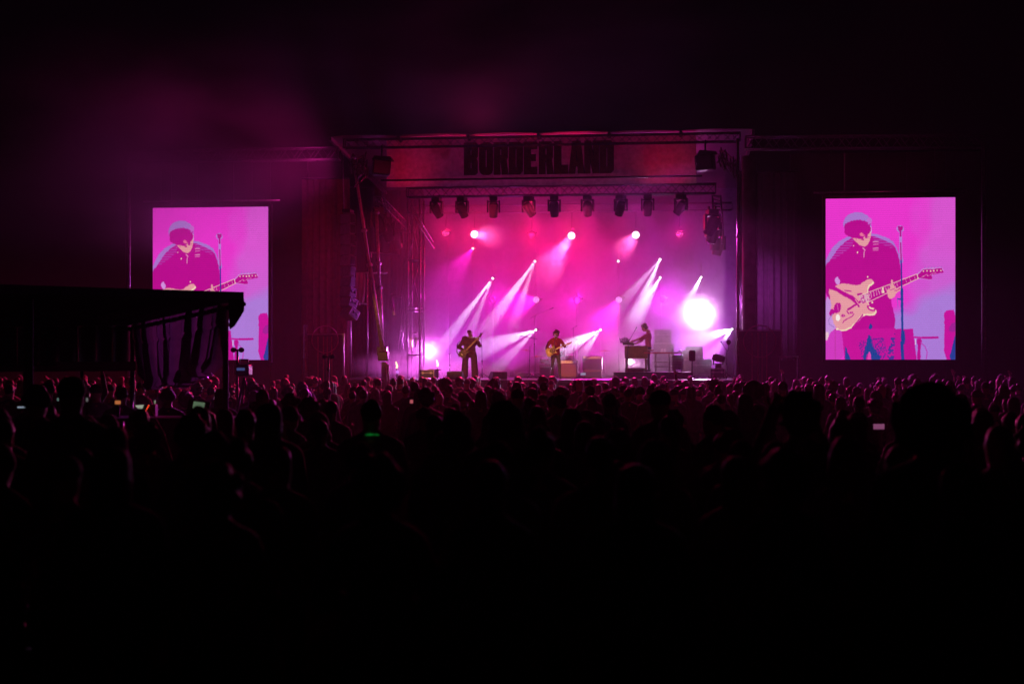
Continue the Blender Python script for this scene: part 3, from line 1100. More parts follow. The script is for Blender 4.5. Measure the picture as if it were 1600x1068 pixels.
# dark boxes at both ends of the banner, bundles of cable beside them
for (px, py, s, lab) in ((596, 262, 1, 'dark boxy fixture hanging at the left end of the word banner'), (1102, 254, -1, 'dark boxy fixture hanging at the right end of the word banner')):
    q = at(px, py, -0.8)
    t = thing('hanging_fixture', lab, 'fixture', q)
    MB().box((0, 0, 0), (.62, .5, .56), Euler((0, s * .08, s * .3)).to_matrix(), bev=.05).build('box', M_BLACK, t)
    MB().prism([(-.3, .26), (.42, .24), (.36, .36), (-.2, .4)], -.27, .27).build('lid', M_BLACK, t)
    MB().tube([(0, 0, .3), (0, .1, 9.6 - q.z)], .03).build('hanging_bar', M_BLACKM, t)
    r = random.Random(px)
    cb = MB()
    for k in range(14):
        x = -s * (.55 + r.uniform(0, .5))
        z = r.uniform(-.1, .5)
        pts = [(x + r.uniform(-.2, .2), r.uniform(-.1, .2), z), (x + r.uniform(-.25, .25), r.uniform(-.1, .2), z - r.uniform(.1, .4)),
               (x + r.uniform(-.2, .2), r.uniform(-.1, .2), z - r.uniform(.3, .7)), (x + r.uniform(-.2, .2), r.uniform(-.1, .2), z + r.uniform(-.1, .2))]
        cb.tube(pts, .022, 6)
    c2 = tag(cb.build('cable_bundle', mat('cable_rubber', (.06, .03, .035), .35), None, q), 'tangle of cable hanging beside the boxy fixture at the %s banner end' % ('left' if s > 0 else 'right'), 'cable')
# ================================================================ lamps and their fixtures
def lens_mat(name, color, strength, cells=0.0, scale=38.0):
    """a lamp's glowing front; cells > 0 gives separate bright diodes"""
    m = emat(name, color, strength)
    if cells > 0:
        nt = m.node_tree
        tc = nt.nodes.new('ShaderNodeTexCoord')
        vo = nt.nodes.new('ShaderNodeTexVoronoi')
        vo.inputs['Scale'].default_value = scale
        vo.inputs['Randomness'].default_value = 0.35
        nt.links.new(tc.outputs['Object'], vo.inputs['Vector'])
        rp = nt.nodes.new('ShaderNodeValToRGB')
        rp.color_ramp.elements[0].position = 0.28
        rp.color_ramp.elements[0].color = (1, 1, 1, 1)
        rp.color_ramp.elements[1].position = 0.5
        rp.color_ramp.elements[1].color = (cells, cells, cells, 1)
        nt.links.new(vo.outputs['Distance'], rp.inputs['Fac'])
        mu = nt.nodes.new('ShaderNodeMath')
        mu.operation = 'MULTIPLY'
        mu.inputs[1].default_value = strength
        nt.links.new(rp.outputs['Color'], mu.inputs[0])
        nt.links.new(mu.outputs[0], nt.nodes['Principled BSDF'].inputs['Emission Strength'])
    return m


L_WHITE = lens_mat('lens_white', (1, .90, .98), 3.5)
L_PINKB = lens_mat('lens_bright', (1, .85, .97), 3)
L_PINK = lens_mat('lens_pink_diodes', (1, .10, .50), 2.6, .06, 17.0)
L_DIM = lens_mat('lens_dim_diodes', (.8, .05, .5), .9, .04, 17.0)
L_MAG = lens_mat('lens_violet_diodes', (.95, .35, 1), 3.0, .25, 17.0)
L_OFF = emat('lens_off', (.2, .02, .1), .3)

HOUS = {}


def lamp_mesh(r):
    if r not in HOUS:
        h = MB().lathe([(r * .55, r * 1.7), (r * .8, r * 1.55), (r * 1.02, r * .5), (r * 1.1, .02), (r * 1.1, -.015), (r * 1.0, -.02), (r * .98, .0)], 18)
        y = MB()
        for s in (-1, 1):
            y.beam((s * r * 1.22, 0, r * .6), (s * r * 1.22, 0, r * 2.3), .025, .06)
        y.beam((-r * 1.22, 0, r * 2.3), (r * 1.22, 0, r * 2.3), .06, .025)
        l = MB().lathe([(r * .6, -.03), (r * .9, -.022), (r * .97, -.012)], 20)
        HOUS[r] = (h.mesh('housing', M_BLACKM), y.mesh('yoke', M_BLACKM), l)
    return HOUS[r]


LENSME = {}


def lamp(name, label, pos, target, r, lens, cat='stage light', group=None):
    """a round fixture that looks along its own -z"""
    d = Vector(target) - Vector(pos)
    q = d.to_track_quat('-Z', 'Y')
    t = thing(name, label, cat, pos, rot=q.to_euler(), group=group)
    h, y, l = lamp_mesh(r)
    share('housing', h, t)
    share('yoke', y, t)
    k = (r, lens.name)
    if k not in LENSME:
        LENSME[k] = l.mesh('lens', lens)
    share('lens', LENSME[k], t)
    return t


PENDING = []


def lit(t, target, color, power, angle, blend=.4, radius=.05, off=.06):
    pos = t.location + (Vector(target) - t.location).normalized() * off
    o = spot('lamp', pos, target, color, power, angle, blend, radius)
    PENDING.append((o, t))
    return o


YB = 9.0
CUR[0] = 'upbeam'
GU = 'round lamps in the upper row at the back of the stage'
GL = 'round lamps in the lower row at the back of the stage'
cols = {}
# upper row: px, py, lens, target, (colour, power, angle), label
UP = [
    (696.5, 364, L_PINK, (700, 520, -6), None, 'pink diode lamp at the left end of the upper lamp row'),
    (741, 366, L_WHITE, (790, 371, -1), (HOT, 12000, 8.5), 'blazing round lamp with a short beam pointing right, second of the upper row'),
    (831, 367, L_DIM, (840, 500, -2), None, 'dim round lamp in the upper row between two blazing ones'),
    (893, 368, L_WHITE, (858, 418, 3.6), (HOT, 13000, 12), 'blazing round lamp with a smoky beam falling left, middle of the upper row'),
    (993.5, 367, L_WHITE, (968, 396, 1.5), (HOT, 11000, 8.5), 'blazing round lamp above two small smoke puffs in the upper row'),
    (1062, 365, L_PINK, (1040, 520, -6), None, 'pink diode lamp at the right end of the upper lamp row'),
]
for px, py, lens, tg, L, lab in UP:
    p, q = at(px, py, YB), at(*tg)
    t = lamp('round_lamp', lab, p, q, .155, lens, group=GU)
    if L:
        lit(t, q, L[0], L[1], L[2], .25, .12)
    tr = MB().tube([(0, 0, .28), (0, .3, 8.2 - p.z)], .018)
    hp = thing('hanging_pipe', 'thin pipe holding the ' + lab.split(',')[0].split(' with')[0].replace('blazing ', '') + (', at x' if False else ''), 'pipe', p)
    hp['label'] = 'thin hanging pipe above the ' + lab
    hp['label'] = ' '.join(hp['label'].split()[:16])
    tr.build('pipe', M_BLACKM, hp)
CUR[0] = 'lowbeam'
LOW = [
    (770, 468, L_DIM, (760, 520, -6), None, 'dim round lamp at the left end of the lower lamp row'),
    (838, 468, L_MAG, (770, 482, 3), (MAG, 3150, 24), 'lit round lamp with a violet beam pointing left in the lower row'),
    (901.5, 468, L_DIM, (860, 510, 3), (MAG, 525, 24), 'dim round lamp above the red shirted guitarist in the lower row'),
    (967, 468, L_MAG, (925, 535, 4), (MAG, 3500, 26), 'lit round lamp with a broad beam falling left in the lower row'),
    (1036, 467, L_DIM, (1030, 540, -6), None, 'dim round lamp above the keyboard player in the lower row'),
]
for px, py, lens, tg, L, lab in LOW:
    p, q = at(px, py, YB), at(*tg)
    t = lamp('round_lamp', lab, p, q, .145, lens, group=GL)
    if L:
        lit(t, q, L[0], L[1], L[2], .5, .1)
GB_ = 'small beam lamps on poles at the back of the stage'
CUR[0] = 'white'
BM = [
    (739, 388, L_PINKB, [((690, 452, 5), MAG, 1800, 30)], 'small lamp just under the second upper round lamp, throwing a wide magenta beam'),
    (770, 434.5, L_WHITE, [((703, 524, 4), WHT, 25730, 6.1), ((734, 520, 4), WHT, 11147, 5.2)], 'leftmost small beam lamp, throwing two pale beams down left'),
    (836, 408, L_WHITE, [((776, 492, 4), WHT, 18869, 6.8), ((810, 485, 4), WHT, 6861, 5.2)], 'small beam lamp throwing two pale beams above the lit left lamp'),
    (837.5, 515, L_WHITE, [((752, 545, 4), WHT, 9716, 12.0), ((787, 565, 4), WHT, 6861, 6.8)], 'small low beam lamp behind the boom microphone stand'),
    (938.5, 515, L_WHITE, [((880, 545, 4), WHT, 12006, 10.3), ((912, 550, 4), WHT, 6002, 6.1)], 'small low beam lamp above the guitar amplifier stack'),
    (966, 408, L_PINKB, [], 'tiny bright lamp below the smoke puffs on the right'),
    (1031.5, 405, L_WHITE, [((1000, 478, 4), WHT, 20585, 6.8), ((975, 470, 4), WHT, 7716, 6.1)], 'upper of two small beam lamps one above the other, over the keyboards'),
    (1031.5, 433.5, L_WHITE, [((1004, 480, 4), WHT, 12006, 7.8)], 'lower of two small beam lamps one above the other, over the keyboards'),
    (1095.5, 433, L_WHITE, [((1068, 485, 4), WHT, 15438, 6.8)], 'small beam lamp right above the white glare'),
    (1144, 514, L_WHITE, [((1085, 533, 4), WHT, 20585, 10.3), ((1115, 552, 4), WHT, 8576, 6.1)], 'small low beam lamp beside the round column'),
]
for px, py, lens, tgs, lab in BM:
    p = at(px, py, 8.6)
    q = at(*(tgs[0][0] if tgs else (px - 10, py + 60, 0)))
    t = lamp('beam_lamp', lab, p, q, .055, lens, group=GB_)
    for tg, c, pw, an in tgs:
        lit(t, at(*tg), c, pw, an, .75, .006)
for px, ztop, lab in ((770, 6.0, 'thin lamp pole under the leftmost small beam lamp'), (837, 6.6, 'thin lamp pole rising behind the boom microphone stand'),
                      (901, 4.8, 'thin lamp pole behind the red shirted guitarist'), (967, 6.6, 'thin lamp pole right of the guitar amplifier stack'),
                      (1032.5, 6.6, 'thin lamp pole behind the keyboard player'), (1096, 6.0, 'thin lamp pole behind the white glare'),
                      (700, 7.0, 'thin lamp pole left of the leftmost small beam lamp'), (739.5, 7.0, 'thin lamp pole behind the cloaked guitarist'), (938.5, 3.4, 'short lamp pole above the guitar amplifier stack'),
                      (1146, 3.4, 'short lamp pole beside the round column')):
    p = at(px, 500, 9.25)
    t = thing('lamp_pole', lab, 'pole', (p.x, 9.25, DECK))
    MB().tube([(0, 0, .04), (0, 0, ztop - DECK)], .016, 6).build('pole', mat('haze_grey_pole', (.16, .15, .16), .5, .3), t)
    MB().lathe([(.22, 0), (.22, .03), (.03, .06)], 12).build('base', M_BLACKM, t)

CUR[0] = 'glare'
# the glare: a wide lamp facing the field in thick smoke
p = at(1096, 488, 8.7)
t = lamp('flood_lamp', 'flood lamp wrapped in blinding white glare on the right of the stage', p, at(1000, 560, -20), .26, L_WHITE)
lit(t, at(1000, 560, -20), (1, .46, 1), 4000, 84, 1.0, .1)
p = at(985, 565, 8.5)
t = lamp('flood_lamp', 'low flood lamp glowing warm behind the keyboards and amplifier stack', p, at(960, 560, -10), .12, L_WHITE)
lit(t, at(960, 558, -10), (1, .5, .9), 480, 100, .6, .1)
CUR[0] = 'pinkfloor'
p = at(669, 549, 6.0)
t = lamp('flood_lamp', 'low pink lamp in a smoke puff left of the cloaked guitarist', p, at(640, 560, -6), .11, L_PINKB)
lit(t, at(640, 560, -6), (.85, .12, .85), 1400, 150, .6, .08)
p = at(1178, 584, 1.2)
t = lamp('flood_lamp', 'small floor lamp at the right stage edge with a violet beam pointing left', p, at(1155, 568, 1.6), .05, L_MAG)
lit(t, at(1155, 568, 1.6), VIO, 900, 22, .3, .03)
CUR[0] = 'cluster'
# small cluster on a stand right of the round column
c0 = at(1168, 464, 2.4)
stn = thing('lamp_stand', 'dark slanting stand under the bright lamp cluster right of the column', 'stand', (c0.x, 2.4, DECK))
MB().tube([(.18, 0, .02), (.1, 0, 1.2), (0, .05, c0.z - DECK - .06)], .022).build('pole', M_BLACK, stn)
MB().box((.1, 0, .9), (.55, .3, .22), Euler((0, .3, 0)).to_matrix(), bev=.03).build('shelf_box', M_BLACK, stn)
MB().beam((-.16, .06, c0.z - DECK), (.16, .06, c0.z - DECK), .04).build('crossbar', M_BLACK, stn)
for k, (dx, dz, r, s, lab) in enumerate(((.05, .1, .075, 1, 'largest lamp of the bright cluster on the slanting stand'), (-.13, .03, .045, 0, 'small left lamp of the bright cluster on the slanting stand'),
                                         (-.02, -.12, .045, 0, 'lowest lamp of the bright cluster on the slanting stand'), (.14, -.02, .05, 0, 'right lamp of the bright cluster on the slanting stand'))):
    p = c0 + Vector((dx, -.08, dz))
    t = lamp('cluster_lamp', lab, p, p + Vector((.1, -5, -.5)), r, lens_mat('lens_cluster', (1, .75, 1), 6))
    if s:
        lit(t, p + Vector((0, -5, -.7)), (.80, .10, 1), 1500, 110, .5, .08)
p = at(1166, 432, 2.6)
t = lamp('cluster_lamp', 'tiny dim violet lamp above the bright cluster right of the column', p, p + Vector((0, -5, 0)), .03, lens_mat('lens_violet_dim', (.35, .2, 1), 1.5))
# tiny work lights low at the left
for k, (px, py, lab) in enumerate(((619.5, 570, 'tiny yellow work light low at the left stage edge'), (683, 567.5, 'tiny yellow work light beside the small microphone stand'), (621, 581, 'lowest tiny violet work light at the left stage edge'))):
    p = at(px, py, 2.0)
    t = thing('work_light', lab, 'light', (p.x, 2.0, DECK))
    MB().tube([(0, .03, .01), (0, .03, p.z - DECK - .06)], .012).build('stem', M_BLACKM, t)
    if k < 2:
        MB().tube([(0, 0, p.z - DECK - .12), (.03, 0, p.z - DECK - .05), (.0, 0, p.z - DECK + .04), (-.02, 0, p.z - DECK + .13)], [.03, .035, .028, .015], 8).build('bulb', lens_mat('work_bulb', (1, .75, .35), 2.5), t)
    else:
        MB().ball((0, 0, p.z - DECK), .06).build('bulb', lens_mat('work_bulb_violet', (.75, .25, 1), 1.0), t)

# ---------------------------------------------------------------- moving heads under the front truss
MHB = MB().box((0, 0, -.08), (.30, .34, .16), bev=.02).mesh('base', M_BLACK)
yk = MB()
for s in (-1, 1):
    yk.box((s * .215, 0, -.36), (.06, .2, .46), bev=.02)
yk.box((0, 0, -.18), (.48, .2, .05), bev=.01)
MHY = yk.mesh('yoke', M_BLACK)
MHH = MB().lathe([(.08, .26), (.15, .24), (.175, .16), (.18, -.02), (.165, -.14), (.15, -.27), (.155, -.29), (.14, -.30)], 16).mesh('head', M_BLACK)
MHL = MB().lathe([(.10, -.298), (.128, -.292), (.13, -.28)], 16).mesh('front_lens', mat('dark_glass', (.02, .02, .03), .08, 0, .1, 3, coat=.5))
CLAMP = MB().box((0, 0, .03), (.05, .07, .12)).mesh('clamp', M_BLACKM)


def moving_head(p, aim, label, rz=0.0, group='moving head lights hanging from the front truss', s=1.0):
    t = thing('moving_head_light', label, 'stage light', p, rz, group)
    t.scale = (s, s, s)
    share('base', MHB, t)
    share('yoke', MHY, t)
    d = Matrix.Rotation(-rz, 3, 'Z') @ Vector(aim)
    h = share('head', MHH, t, (0, 0, -.46), d.to_track_quat('-Z', 'Y').to_euler())
    share('front_lens', MHL, h)
    for x in (-.1, .1):
        share('clamp', CLAMP, t, (x, 0, 0))
    return t


CUR[0] = 'wash'
MHX = [(682, (.5, .55, -1), 'leftmost'), (722, (.35, .5, -1), 'second from left'), (771, (-.05, .4, -1), 'third from left'), (826, (.65, .4, -1), 'fourth from left, tilted right,'),
       (866, (0, .4, -1), 'middle'), (918, (0, .9, -1), 'fourth from right, short and stubby,'), (970, (-.35, .5, -1), 'third from right'), (1012, (-.05, .5, -1), 'second from right'), (1064, (-.8, .4, -1), 'rightmost, tilted left,')]
WASH = [(PINK, 900), (PINK, 1300), (PINK, 2200), (PINK, 2600), (PINK, 2600), (PINK, 2600), (PINK, 2000), (MAG, 900), (VIO, 900)]
for (px, aim, w), (wc, wp) in zip(MHX, WASH):
    p = at(px, 303, 1.5)
    p.z = ZF - .2
    t = moving_head(p, aim, w + ' moving head light hanging under the long front truss', random.uniform(-.4, .4))
    hp = p + Vector((0, 0, -.46))
    tgt = Vector((p.x * 1.02 + (aim[0] * .8), 10.0, 4.6))
    lp = hp + (tgt - hp).normalized() * .36
    o = spot('lamp', lp, tgt, wc, wp, 44, .8, .12)
    PENDING.append((o, t))
for (x, y, z, a, lab) in ((6.05, 1.6, 7.42, (-.5, .3, -1), 'nearest moving head light hanging below the right side truss'), (6.15, 3.4, 7.3, (-.3, .2, -1), 'second moving head light back along the right side truss'),
                          (6.3, 5.4, 7.2, (0, .4, -1), 'third moving head light back along the right side truss'), (6.45, 7.2, 7.1, (-.2, 0, -1), 'farthest moving head light back along the right side truss'),
                          (-6.35, 1.8, 7.65, (.4, .3, -1), 'nearest moving head light hanging below the left side truss'), (-6.42, 3.8, 7.5, (.3, .2, -1), 'second moving head light back along the left side truss'),
                          (-6.5, 6.0, 7.4, (.2, .4, -1), 'third moving head light back along the left side truss')):
    moving_head(Vector((x, y, z)), a, lab, .3, 'moving head lights below the side trusses', 1.25)

CUR[0] = 'field'
# ---------------------------------------------------------------- wide washes (round lamps facing the field)
for (px, py, tg, c, pw, an) in (
        (696.5, 364, (690, 600, -25), (1, .004, .09), 240, 120), (831, 367, (830, 600, -30), (1, .004, .08), 360, 130),
        (893, 368, (870, 600, -30), (1, .004, .09), 430, 130), (1062, 365, (1060, 600, -30), (.95, .006, .25), 200, 120), (741, 366, (760, 600, -30), (1, .004, .08), 360, 130),
        (770, 468, (760, 560, -30), MAG, 220, 150), (901.5, 468, (900, 560, -30), MAG, 260, 150), (1036, 467, (1010, 560, -30), (.75, .02, .9), 240, 150)):
    p = at(px, py, YB - .12)
    o = spot('lamp', p, at(*tg), c, pw, an, .6, .1)
    near = min((e for e in COL.objects if e.name.startswith('round_lamp')), key=lambda e: (e.location - p).length)
    PENDING.append((o, near))
CUR[0] = 'violet'
# violet floor floods: one each side, low, aimed across the stage and up the cloth
for (px, y, tg, c, pw, an, lab) in ((690, 7.6, (760, 485, 10), (.62, .04, .98), 1400, 95, 'low floor flood behind the small microphone stand, washing the cloth violet'),
                                    (1128, 8.0, (1060, 485, 10), (.72, .08, 1), 3300, 95, 'low floor flood behind the road cases at the right, washing the cloth violet'),
                                    (800, 8.2, (800, 470, 10), (.85, .05, .78), 600, 120, 'low floor flood behind the boom microphone stand'),
                                    (930, 8.2, (930, 470, 10), (.85, .05, .78), 600, 120, 'low floor flood behind the guitar amplifier stack')):
    p = at(px, 580, y)
    p.z = DECK + .16
    t = lamp('floor_flood', lab, p, at(*tg), .1, L_MAG)
    lit(t, at(*tg), c, pw, an, .6, .1)
CUR[0] = 'warm'
# warm follow lights from the sound tower side, outside the frame: they only reach the band
for tgt, pw, an in ((at(868, 556, 2.4), 56000, 2.2), (at(735, 560, 2.4), 34000, 2.2), (at(1012, 535, 3.0), 22000, 2.2), (at(600, 520, -.3), 15000, 3.4)):
    spot('lamp', (-13, -48, 9.0), tgt, WRM, pw, an, .5, .1)
CUR[0] = 'side'
spot('lamp', (10, -30, 11.0), at(570, 345, -.5), RED, 5000, 8.5, .8, .1)  # added red spot out of frame, lighting the upper struts
spot('lamp', (10, -30, 11.0), at(510, 535, -.75), RED, 2600, 4.5, .8, .1)  # added red spot out of frame, lighting the left circle panel
CUR[0] = 'crowd'
# bare spots added by the front truss to rim the heads of the crowd
for (x, tg, c, pw, an) in ((-3.0, (-15, -11, 0), (1, .015, .14), 11000, 40), (-1.6, (-8, -15, 0), (1, .015, .10), 15000, 40), (-.4, (-2, -15, 0), (1, .015, .12), 15000, 40), (1.2, (3, -15, 0), (1, .015, .2), 15000, 40),
                           (3.0, (8, -15, 0), (.8, .03, .45), 13000, 40), (4.4, (13, -11, 0), (.75, .04, .55), 11500, 40)):
    spot('lamp', (x, .7, ZF - .5), tg, c, pw, an, .6, .15)
CUR[0] = 'drape'
spot('lamp', (5.6, -1.75, 8.6), (-3.3, -28.6, 1.9), (.85, .07, .80), 45000, 8, .7, .3)  # added spot by the right banner end, lighting the tent drape
spot('lamp', (7.5, 2.3, 4.4), (-7.0, .8, 3.9), (.72, .08, 1), 11000, 17, .7, .1)
CUR[0] = 'sky'
spot('lamp', (-7.0, -1.3, 8.6), (-17, -4.5, 9.5), (1, .02, .40), 330, 140, 1.0, .3)  # added spot by the left banner end, makes the drifting smoke glow
spot('lamp', (-2, -1.3, 9.95), (-2.5, -5, 14), (1, .02, .26), 55, 160, 1.0, .6)  # added spot over the roof edge, no fixture, lights the smoke above
spot('lamp', (10, -30, 11.0), at(1360, 226, -.4), (1, .05, .22), 2600, 11, .8, .1)  # added spot out of frame, picks out the right hand truss
CUR[0] = 'banner'
# red spots added behind both ends of the banner to brighten its cloth
for px in (650, 1040):
    p = at(px, 290, 1.0)
    p.z = 8.5
    spot('lamp', p, (p.x, -.25, 8.75), RED, 75, 100, .7, .1)

bpy.context.view_layer.update()
for o, t in PENDING:
    o.parent = t
    o.matrix_parent_inverse = t.matrix_world.inverted()

# ================================================================ haze and smoke


def vol_mat(name, density, aniso, color=(.95, .95, .95)):
    m = bpy.data.materials.new(name)
    m.use_nodes = True
    nt = m.node_tree
    nt.nodes.clear()
    out = nt.nodes.new('ShaderNodeOutputMaterial')
    v = nt.nodes.new('ShaderNodeVolumePrincipled')
    v.inputs['Color'].default_value = (*color, 1)
    v.inputs['Density'].default_value = density
    v.inputs['Anisotropy'].default_value = aniso
    nt.links.new(v.outputs[0], out.inputs['Volume'])
    return m, nt, v


m, _, _ = vol_mat('haze_air', 0.0009, 0.35)
hz = MB().box((0, -5, 8.5), (120, 130, 20)).build('haze', m)
tag(hz, kind='stuff')
m, _, _ = vol_mat('stage_smoke_air', 0.032, 0.4)
ss = MB().box(((XL + XR) / 2, 6.1, 5.15), (13.4, 7.4, 7.7)).build('stage_smoke', m)
tag(ss, kind='stuff')


def puff(c, r, density, nscale, name='smoke_puff', thr=.35, aniso=.3, seed=0.0, falloff=1.0):
    """a cloud of smoke: density fades from the middle and is broken up by noise"""
    m, nt, v = vol_mat(name, density, aniso)
    tc = nt.nodes.new('ShaderNodeTexCoord')
    ln = nt.nodes.new('ShaderNodeVectorMath')
    ln.operation = 'LENGTH'
    nt.links.new(tc.outputs['Object'], ln.inputs[0])
    fall = nt.nodes.new('ShaderNodeMapRange')
    fall.interpolation_type = 'SMOOTHSTEP'
    fall.inputs['From Min'].default_value = 1.0
    fall.inputs['From Max'].default_value = 0.0
    nt.links.new(ln.outputs['Value'], fall.inputs['Value'])
    mp = nt.nodes.new('ShaderNodeMapping')
    mp.inputs['Location'].default_value = (seed, seed * .7, seed * 1.3)
    nt.links.new(tc.outputs['Object'], mp.inputs['Vector'])
    nz = nt.nodes.new('ShaderNodeTexNoise')
    nz.inputs['Scale'].default_value = nscale
    nz.inputs['Detail'].default_value = 3
    nt.links.new(mp.outputs[0], nz.inputs['Vector'])
    th = nt.nodes.new('ShaderNodeMapRange')
    th.inputs['From Min'].default_value = thr
    th.inputs['From Max'].default_value = .75
    nt.links.new(nz.outputs['Fac'], th.inputs['Value'])
    m1 = nt.nodes.new('ShaderNodeMath')
    m1.operation = 'MULTIPLY'
    nt.links.new(fall.outputs[0], m1.inputs[0])
    nt.links.new(th.outputs[0], m1.inputs[1])
    m2 = nt.nodes.new('ShaderNodeMath')
    m2.operation = 'MULTIPLY'
    m2.inputs[1].default_value = density
    nt.links.new(m1.outputs[0], m2.inputs[0])
    nt.links.new(m2.outputs[0], v.inputs['Density'])
    o = MB().ball((0, 0, 0), 1.0, 20, 12).build(name, m)
    o.location = c
    o.scale = r
    m.cycles.volume_step_rate = 1.0
    return tag(o, kind='stuff')


puff(at(1098, 488, 8.0), (2.8, 1.1, 2.4), 2.0, 2.4, 'glare_smoke', .26, .5, 3.1)
puff(at(1110, 525, 7.2), (1.6, 1.0, .7), .5, 2.0, 'glare_smoke', .25, .4, 5.1)
puff(at(868, 398, 7.6), (.85, .8, .62), 2.2, 2.0, 'smoke_puff', .3, .3, 1.0)
puff(at(977, 392, 7.6), (.42, .6, .55), 2.5, 2.2, 'smoke_puff', .35, .3, 2.0)
puff(at(668, 550, 5.6), (1.0, .8, .75), .9, 2.0, 'smoke_puff', .25, .3, 4.0)
puff(at(692, 535, 5.8), (.75, .6, .55), .9, 2.4, 'smoke_puff', .35, .3, 6.0)
puff(at(640, 572, 4.0), (3.0, 1.4, .8), 1.2, 2.2, 'floor_fog', .25, .2, 7.0)
puff(at(735, 580, 5.0), (2.4, 1.6, .6), 1.2, 2.2, 'floor_fog', .3, .2, 9.0)
puff(at(1196, 520, 1.9), (1.7, 1.2, 3.2), .32, 1.6, 'floor_fog', .2, .3, 12.0)
puff((.2, 6.3, 4.4), (8.2, 3.5, 4.6), .15, 3.6, 'stage_smoke_cloud', .38, .4, 15.0, 1.0)
# smoke drifting out over the left hand screen and the roof
puff((-15.5, -2.5, 9.4), (10.5, 4, 5.0), .55, 1.8, 'drifting_smoke', .35, .3, 2.7)
puff((-1, -3, 12.8), (12, 5, 4.5), .16, 1.8, 'drifting_smoke', .35, .3, 8.7)
# ================================================================ people: signed distance bodies, one continuous surface each
def sd_cone(P, a, b, ra, rb):
    a, b = np.array(a, np.float32), np.array(b, np.float32)
    d = b - a
    t = np.clip(((P - a) @ d) / max(1e-9, float(d @ d)), 0, 1)
    return np.linalg.norm(P - a - t[..., None] * d, axis=-1) - (ra + (rb - ra) * t)


def sd_ell(P, c, r, R=None):
    q = P - np.array(c, np.float32)
    if R is not None:
        q = q @ np.array(R, np.float32)
    r = np.array(r, np.float32)
    k0 = np.linalg.norm(q / r, axis=-1)
    k1 = np.linalg.norm(q / (r * r), axis=-1) + 1e-9
    return k0 * (k0 - 1.0) / k1


def prim_sd(P, p):
    return sd_cone(P, *p[1]) if p[0] == 'c' else sd_ell(P, *p[1])


def field(P, prims, k):
    F = None
    for p in prims:
        d = prim_sd(P, p)
        if F is None:
            F = d
        else:
            h = np.clip(.5 + .5 * (F - d) / k, 0, 1)
            F = F * (1 - h) + d * h - k * h * (1 - h)
    return F


def vnoise(P, sc, seed=0):
    q = np.floor(P / sc).astype(np.int64)
    f = (P / sc - q).astype(np.float32)
    f = f * f * (3 - 2 * f)

    def hsh(i, j, k):
        n = (i * 73856093) ^ (j * 19349663) ^ (k * 83492791) ^ (seed * 2654435761)
        n = (n ^ (n >> 13)) * 1274126177
        return ((n & 0xffff) / 65535.0).astype(np.float32)
    r = 0
    for a in (0, 1):
        for b in (0, 1):
            for c in (0, 1):
                w = (f[..., 0] if a else 1 - f[..., 0]) * (f[..., 1] if b else 1 - f[..., 1]) * (f[..., 2] if c else 1 - f[..., 2])
                r = r + w * hsh(q[..., 0] + a, q[..., 1] + b, q[..., 2] + c)
    return r


def nets(prims, h, k=.03, noise=None, cut=None):
    """surface nets: returns vertices, quads"""
    lo, hi = np.full(3, 1e9), np.full(3, -1e9)
    for p in prims:
        if p[0] == 'c':
            a, b, ra, rb = p[1]
            r = max(ra, rb)
            pts = np.array([a, b], float)
            lo, hi = np.minimum(lo, pts.min(0) - r), np.maximum(hi, pts.max(0) + r)
        else:
            c, r = np.array(p[1][0], float), max(p[1][1])
            lo, hi = np.minimum(lo, c - r), np.maximum(hi, c + r)
    lo, hi = lo - 3 * h, hi + 3 * h
    n = np.ceil((hi - lo) / h).astype(int) + 1
    ax = [lo[i] + h * np.arange(n[i]) for i in range(3)]
    P = np.stack(np.meshgrid(*ax, indexing='ij'), -1).astype(np.float32)
    F = field(P, prims, k)
    if noise:
        for sc, am, sd in noise:
            F = F + (vnoise(P, sc, sd) - .5) * am
    if cut is not None:
        F = np.maximum(F, cut(P))
    S = F < 0
    c8 = [(a, b, c) for a in (0, 1) for b in (0, 1) for c in (0, 1)]
    m = [d - 1 for d in F.shape]
    cnt = sum(S[a:a + m[0], b:b + m[1], c:c + m[2]].astype(np.int8) for a, b, c in c8)
    act = (cnt > 0) & (cnt < 8)
    idx = -np.ones(act.shape, np.int64)
    I = np.argwhere(act)
    idx[act] = np.arange(len(I))
    acc, num = np.zeros((len(I), 3), np.float32), np.zeros(len(I), np.float32)
    for u in c8:
        for axn in range(3):
            if u[axn]:
                continue
            v = list(u)
            v[axn] = 1
            fa = F[I[:, 0] + u[0], I[:, 1] + u[1], I[:, 2] + u[2]]
            fb = F[I[:, 0] + v[0], I[:, 1] + v[1], I[:, 2] + v[2]]
            x = (fa < 0) != (fb < 0)
            t = np.where(x, fa / np.where(x, fa - fb, 1), 0)
            q = np.array(u, np.float32)[None] + 0 * acc
            q[:, axn] += t
            acc += np.where(x[:, None], q, 0)
            num += x
    V = lo + h * (I + acc / num[:, None])
    Q = []
    for axn in range(3):
        o1, o2 = (axn + 1) % 3, (axn + 2) % 3
        sl = [slice(None)] * 3
        sl[axn] = slice(0, -1)
        sh = [slice(None)] * 3
        sh[axn] = slice(1, None)
        e = S[tuple(sl)] != S[tuple(sh)]
        E = np.argwhere(e)
        E = E[(E[:, o1] > 0) & (E[:, o2] > 0) & (E[:, o1] < act.shape[o1]) & (E[:, o2] < act.shape[o2])]
        flip = S[tuple(sl)][E[:, 0], E[:, 1], E[:, 2]]
        cs = []
        for d1, d2 in ((0, 0), (1, 0), (1, 1), (0, 1)):
            c = E.copy()
            c[:, o1] -= d1
            c[:, o2] -= d2
            cs.append(idx[c[:, 0], c[:, 1], c[:, 2]])
        q = np.stack(cs, 1)
        q[~flip] = q[~flip][:, ::-1]
        Q.append(q)
    return V, np.concatenate(Q)


